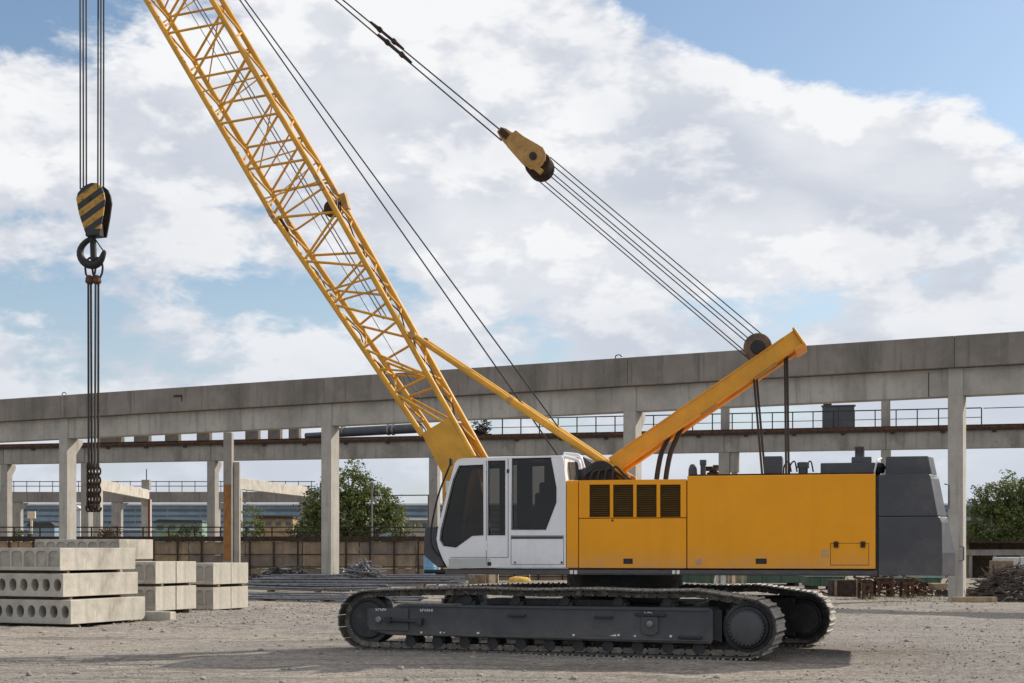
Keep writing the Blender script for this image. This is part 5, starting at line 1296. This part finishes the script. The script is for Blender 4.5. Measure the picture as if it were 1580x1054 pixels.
# timber stack in the shed
for i in range(4):
    q = MB(); q.obox((gx(1545+i*14, 84), 84+i*.3, .55+.1*(i % 2)), X*rnd.uniform(.5, .8), Y*.6, Z*(.55+.1*(i % 2))); o = q.build('covered_pallet', 'pipe' if i % 2 else 'wood', None, bevel=.05); tag(o, ('grey wooden crate beside the brushwood under the shed', 'pale covered pallet at the front of the open shed', 'brown crate deep under the shed roof at the right', 'pale pallet at the far right of the open shed')[i], 'pallet', 'pallets at the open shed')
def brush(name, label, c, rx, ry, h, n, m, lmin, lmax, r=.03):
    q = MB(); r_ = random.Random(n)
    for k in range(n):
        a, b = r_.gauss(0, .5), r_.gauss(0, .5); z = h*max(0, 1-(a*a+b*b)*.9)*r_.random()**.6
        p = Vector(c)+Vector((a*rx, b*ry, z+.05)); d = Vector((r_.gauss(0, 1), r_.gauss(0, .7), r_.gauss(0, .25))).normalized()*r_.uniform(lmin, lmax)
        mid_ = p+Vector((r_.uniform(-.1, .1), 0, r_.uniform(-.06, .12))); e0_, e1_ = p-d, p+d
        e0_.z, e1_.z = max(.02, e0_.z), max(.02, e1_.z); q.poly([e0_, mid_, e1_], [r, r*.9, r*.5], 5)
    o = q.build(name, m, None); return tag(o, label, 'debris', kind='stuff')
dB = 49.5
brush('brushwood_heap', 'big heap of dry branches and roots at the right edge', (gx(1566, dB), dB, 0), 1.35, 1.6, 1.05, 520, 'brush', .25, .75, .024)
brush('scrap_heap', 'heap of twisted pipes and scrap metal right of the second tall column', (gx(558, 60), 60, 0), 1.1, .8, 1.15, 240, 'steel', .2, .55, .035)
brush('dark_scrap_heap', 'dark heap of rubbish at the foot of the brown wall', (gx(440, 70), 70, 0), 2.6, 1.0, .75, 160, 'rope', .2, .6, .04)
# bundles of reinforcement bars
def bundle(px0, px1, d0, d1, z0, label, n=16, r=.03):
    a, b = Vector((gx(px0, d0), d0, z0)), Vector((gx(px1, d1), d1, z0)); t = thing('steel_bar_bundle', label, 'steel bars', ((a+b)/2)-Z*0, 0, 'bundles of steel bars')
    q = MB(); d = (b-a).normalized(); s = d.cross(Z)
    for k in range(n):
        o_ = s*(rnd.uniform(-.42, .42)) + Z*(.03+rnd.random()*.17); e = d*rnd.uniform(-.5, .5); m_ = (a+b)/2+o_+Z*rnd.uniform(-.05, .03)+e
        q.poly([a+o_+e, m_, b+o_+e], r, 6)
    q.build('bars', 'steel', t)
    for k in (.15, .5, .85):
        c = a.lerp(b, k); q = MB(); q.obox(c-Z*.04+Z*.0, s*.55, d*.05, Z*.05); q.build('bearer', 'wood', t)
bundle(375, 640, 48.5, 47.0, .06, 'front low bundle of grey steel bars beside the near track', 18)
bundle(392, 600, 52, 51, .30, 'raised bundle of grey steel bars right of the slab stacks', 22)
bundle(396, 700, 56, 55, .42, 'thick middle bundle of steel bars behind the front one', 22)
bundle(420, 560, 60, 60, .50, 'short rear bundle of bars at the foot of the second tall column', 20)
bundle(560, 720, 62, 61, .45, 'bundle of pale bars behind the top of the near track', 16)
# blue drum, crates, sack and pipes seen under the deck
def drum(px, d, r, z1, label, m):
    t = thing('steel_drum', label, 'drum', (gx(px, d), d, 0)); q = MB()
    q.lathe((gx(px, d), d, -.02), Z, [(0, r*.97), (.02, r), (z1*.33, r), (z1*.34, r*1.04), (z1*.36, r), (z1*.66, r), (z1*.67, r*1.04), (z1*.69, r), (z1-.03, r), (z1, r*1.03), (z1+.02, r*.96)], 24); q.build('drum_body', m, t, smooth=True)
    q = MB(); q.lathe((gx(px, d)+r*.4, d, z1), Z, [(0, .05), (.03, .05)], 10); q.build('bung', 'steel', t); return t
drum(664, 63, .30, gz(857, 63), 'pale blue steel drum below the front of the cab', 'blue')
q = MB(); q.tube((gx(676, 62), 62, 0), at(676, 858, 62), .09, 10); o = q.build('white_pipe', 'pipe', None, smooth=True); tag(o, 'upright white pipe standing beside the blue drum', 'pipe')
def crate(px0, px1, py0, d, label, m, grp='crates under the deck'):
    x0, x1, z1 = gx(px0, d), gx(px1, d), gz(py0, d); t = thing('wooden_crate', label, 'crate', ((x0+x1)/2, d, 0), 0, grp)
    q = MB(); q.box(x0, x1, d, d+.8, .02, z1); q.build('crate_body', m, t, bevel=.02)
    for k in (.12, .88):
        xx = x0+(x1-x0)*k; q = MB(); q.box(xx-.05, xx+.05, d-.03, d-.002, .03, z1-.02); q.build('batten', 'wood', t)
crate(722, 749, 887, 64, 'brown crate seen under the cab floor', 'wood'); crate(750, 769, 885, 64.5, 'pale orange box seen under the cab beside the brown crate', 'cream')
sk = MB(); sk.lathe((gx(802, 64), 64.2, .28), X, [(-.52, .08), (-.45, .2), (-.2, .27), (.1, .25), (.35, .22), (.5, .1)], 16); sk.box(gx(778, 64), gx(828, 64), 63.9, 64.7, 0, .22)
o = sk.build('sand_sack', 'sand', None, smooth=True); tag(o, 'yellow sack lying behind the near track under the cab', 'sack')
for i, (xa, xb, zz) in enumerate(((690, 722, .30), (560, 655, .24), (640, 690, .16))):
    q = MB(); q.tube((gx(xa, 61), 61+i*.5, zz), (gx(xb, 61), 61.2+i*.5, zz), .10, 10); q.box(gx(xa, 61)+.1, gx(xa, 61)+.3, 60.9+i*.5, 61.1+i*.5, 0, zz-.1); q.box(gx(xb, 61)-.3, gx(xb, 61)-.1, 61.1+i*.5, 61.3+i*.5, 0, zz-.1)
    o = q.build('plastic_pipe', 'pipe', None, smooth=True); tag(o, ('short pale pipe lying right of the blue drum', 'long pale pipe lying left of the blue drum', 'pale pipe lying at the foot of the blue drum')[i], 'pipe', 'pale pipes by the drum')
# green containers and rusty machine parts behind the far track
def container(px0, px1, d, z1, label, m):
    x0, x1 = gx(px0, d), gx(px1, d); t = thing('skip_container', label, 'container', ((x0+x1)/2, d, 0), 0, 'green containers behind the crane')
    q = MB(); q.prism([(x0, d, .15), (x1, d, .15), (x1+.15, d, z1), (x0-.15, d, z1)], (0, 2.0, 0)); q.build('container_body', m, t, bevel=.03)
    q = MB(); q.box(x0-.2, x1+.2, d-.06, d+2.06, z1+.003, z1+.10); q.build('rim', 'palegreen', t)
    n = max(3, int((x1-x0)/.7))
    for k in range(n+1):
        xx = x0+(x1-x0)*k/n; q = MB(); q.box(xx-.04, xx+.04, d-.07, d-.003, .16, z1-.01); q.build('rib', m, t)
    q = MB(); q.box(x0+.1, x0+.3, d, d+2, -.02, .145); q.box(x1-.3, x1-.1, d, d+2, -.02, .145); q.build('skid', 'rustdark', t)
container(1046, 1100, 66, gz(884, 66), 'green container just right of the slewing ring', 'green'); container(1150, 1236, 68, gz(884, 68), 'long green container behind the far track', 'green'); container(1252, 1300, 62, gz(890, 62), 'green container beside the dark crate under the deck', 'green')
container(1395, 1450, 67, gz(892, 67), 'pale rimmed green container behind the counterweight', 'green')
crate(1108, 1124, 882, 63, 'grey lilac box between the two green containers', 'pipe', 'boxes behind the far track'); crate(1126, 1138, 880, 63.6, 'narrow cream box right of the grey lilac box', 'cream', 'boxes behind the far track'); crate(1140, 1152, 884, 64, 'pale green box left of the long green container', 'palegreen', 'boxes behind the far track')
crate(1284, 1328, 895, 53, 'large dark timber crate under the rear of the deck', 'rustdark', 'boxes behind the far track')
def frame_part(px0, px1, py0, d, label):
    x0, x1, z1 = gx(px0, d), gx(px1, d), gz(py0, d); t = thing('rusty_stand', label, 'stand', ((x0+x1)/2, d, 0), 0, 'rusty stands by the column')
    for xx in (x0, x1):
        q = MB(); q.box(xx-.05, xx+.05, d-.05, d+.05, 0, z1); q.box(xx-.09, xx+.09, d-.09, d+.09, -.01, .05); q.build('leg', 'rust', t)
        q = MB(); q.box(xx-.05, xx+.05, d+.55, d+.65, 0, z1); q.build('leg', 'rustdark', t)
    q = MB(); q.box(x0+.052, x1-.052, d-.04, d+.04, z1-.1, z1-.005); q.box(x0+.052, x1-.052, d-.03, d+.03, z1*.4, z1*.4+.06); q.build('crossbar', 'rust', t)
    q = MB(); q.box(x0-.04, x1+.04, d+.0, d+.6, z1+.003, z1+.12); q.build('top_plate', 'rustdark', t)
frame_part(1332, 1344, 900, 50.5, 'rusty steel frame right of the dark timber crate'); frame_part(1356, 1376, 897, 53, 'wide rusty steel frame under the counterweight'); frame_part(1397, 1408, 898, 51.5, 'rusty steel frame with pale foot left of the low cart'); frame_part(1419, 1427, 903, 54, 'narrow steel frame nearest the tall right column')
brush('metal_scrap_heap', 'scattered rusty metal scrap between the steel frames', (gx(1368, 54), 54, 0), 2.2, .8, .75, 150, 'rust', .1, .4, .035)
ct = thing('low_cart', 'low cart with yellowish tray left of the tall right column', 'cart', (gx(1448, 53), 53, 0)); 
q = MB(); x0, x1 = gx(1434, 53), gx(1460, 53); q.prism([(x0+.15, 52.6, .25), (x1-.1, 52.6, .25), (x1, 52.6, .5), (x0, 52.6, .5)], (0, .7, 0)); q.build('tray', 'plank', ct, bevel=.02)
for xx in (x0+.2, x1-.15):
    q = MB(); q.lathe((xx, 52.5, .13), Y, [(0, .04), (0, .14), (.09, .14), (.09, .04)], 16); q.build('wheel', 'rubber', ct, smooth=True)
q = MB(); q.poly([(x1-.05, 52.9, .5), (x1+.25, 52.9, .95)], .025, 6); q.build('handle', 'rustdark', ct)
# timber baulks at the foot of the right column
for i, (px, d, L_, z_) in enumerate(((1506, 50.5, .55, .0), (1508, 50.9, .5, .19), (1503, 47.3, .75, .0))):
    c = Vector((gx(px, d), d, z_+.09)); q = MB(); q.obox(c, Vector((L_, .1, 0)), Vector((-.02, .11, 0)), Z*.088); o = q.build('timber_baulk', 'plank', None, bevel=.012); tag(o, ('lower timber baulk right of the tall right column', 'timber baulk lying on another right of the tall column', 'single timber baulk in front of the brushwood')[i], 'timber', 'baulks by the right column')
q = MB(); r_ = random.Random(77)
for (px, d, sx_, n) in ((1440, 50, 1.6, 160), (1512, 49, .7, 120), (1340, 50, 1.5, 110), (300, 43, 1.5, 60), (505, 57, .8, 60), (1395, 46, 1.2, 40)):
    for k in range(n):
        x, y = gx(px, d)+r_.gauss(0, sx_*.5), d+r_.gauss(0, .5); z = ground_height(x, y); h_ = r_.uniform(.06, .24); a = r_.random()*6.28; w = r_.uniform(.008, .016)
        dx, dy = math.cos(a), math.sin(a); q.add([(x-dy*w, y+dx*w, z-.01), (x+dy*w, y-dx*w, z-.01), (x+dx*h_*.4, y+dy*h_*.4, z+h_)], [(0, 1, 2)])
o = q.build('dry_weeds', M['leafdry'], None); tag(o, 'thin dry weeds in the gravel around the columns and rusty stands', 'weeds', kind='stuff')
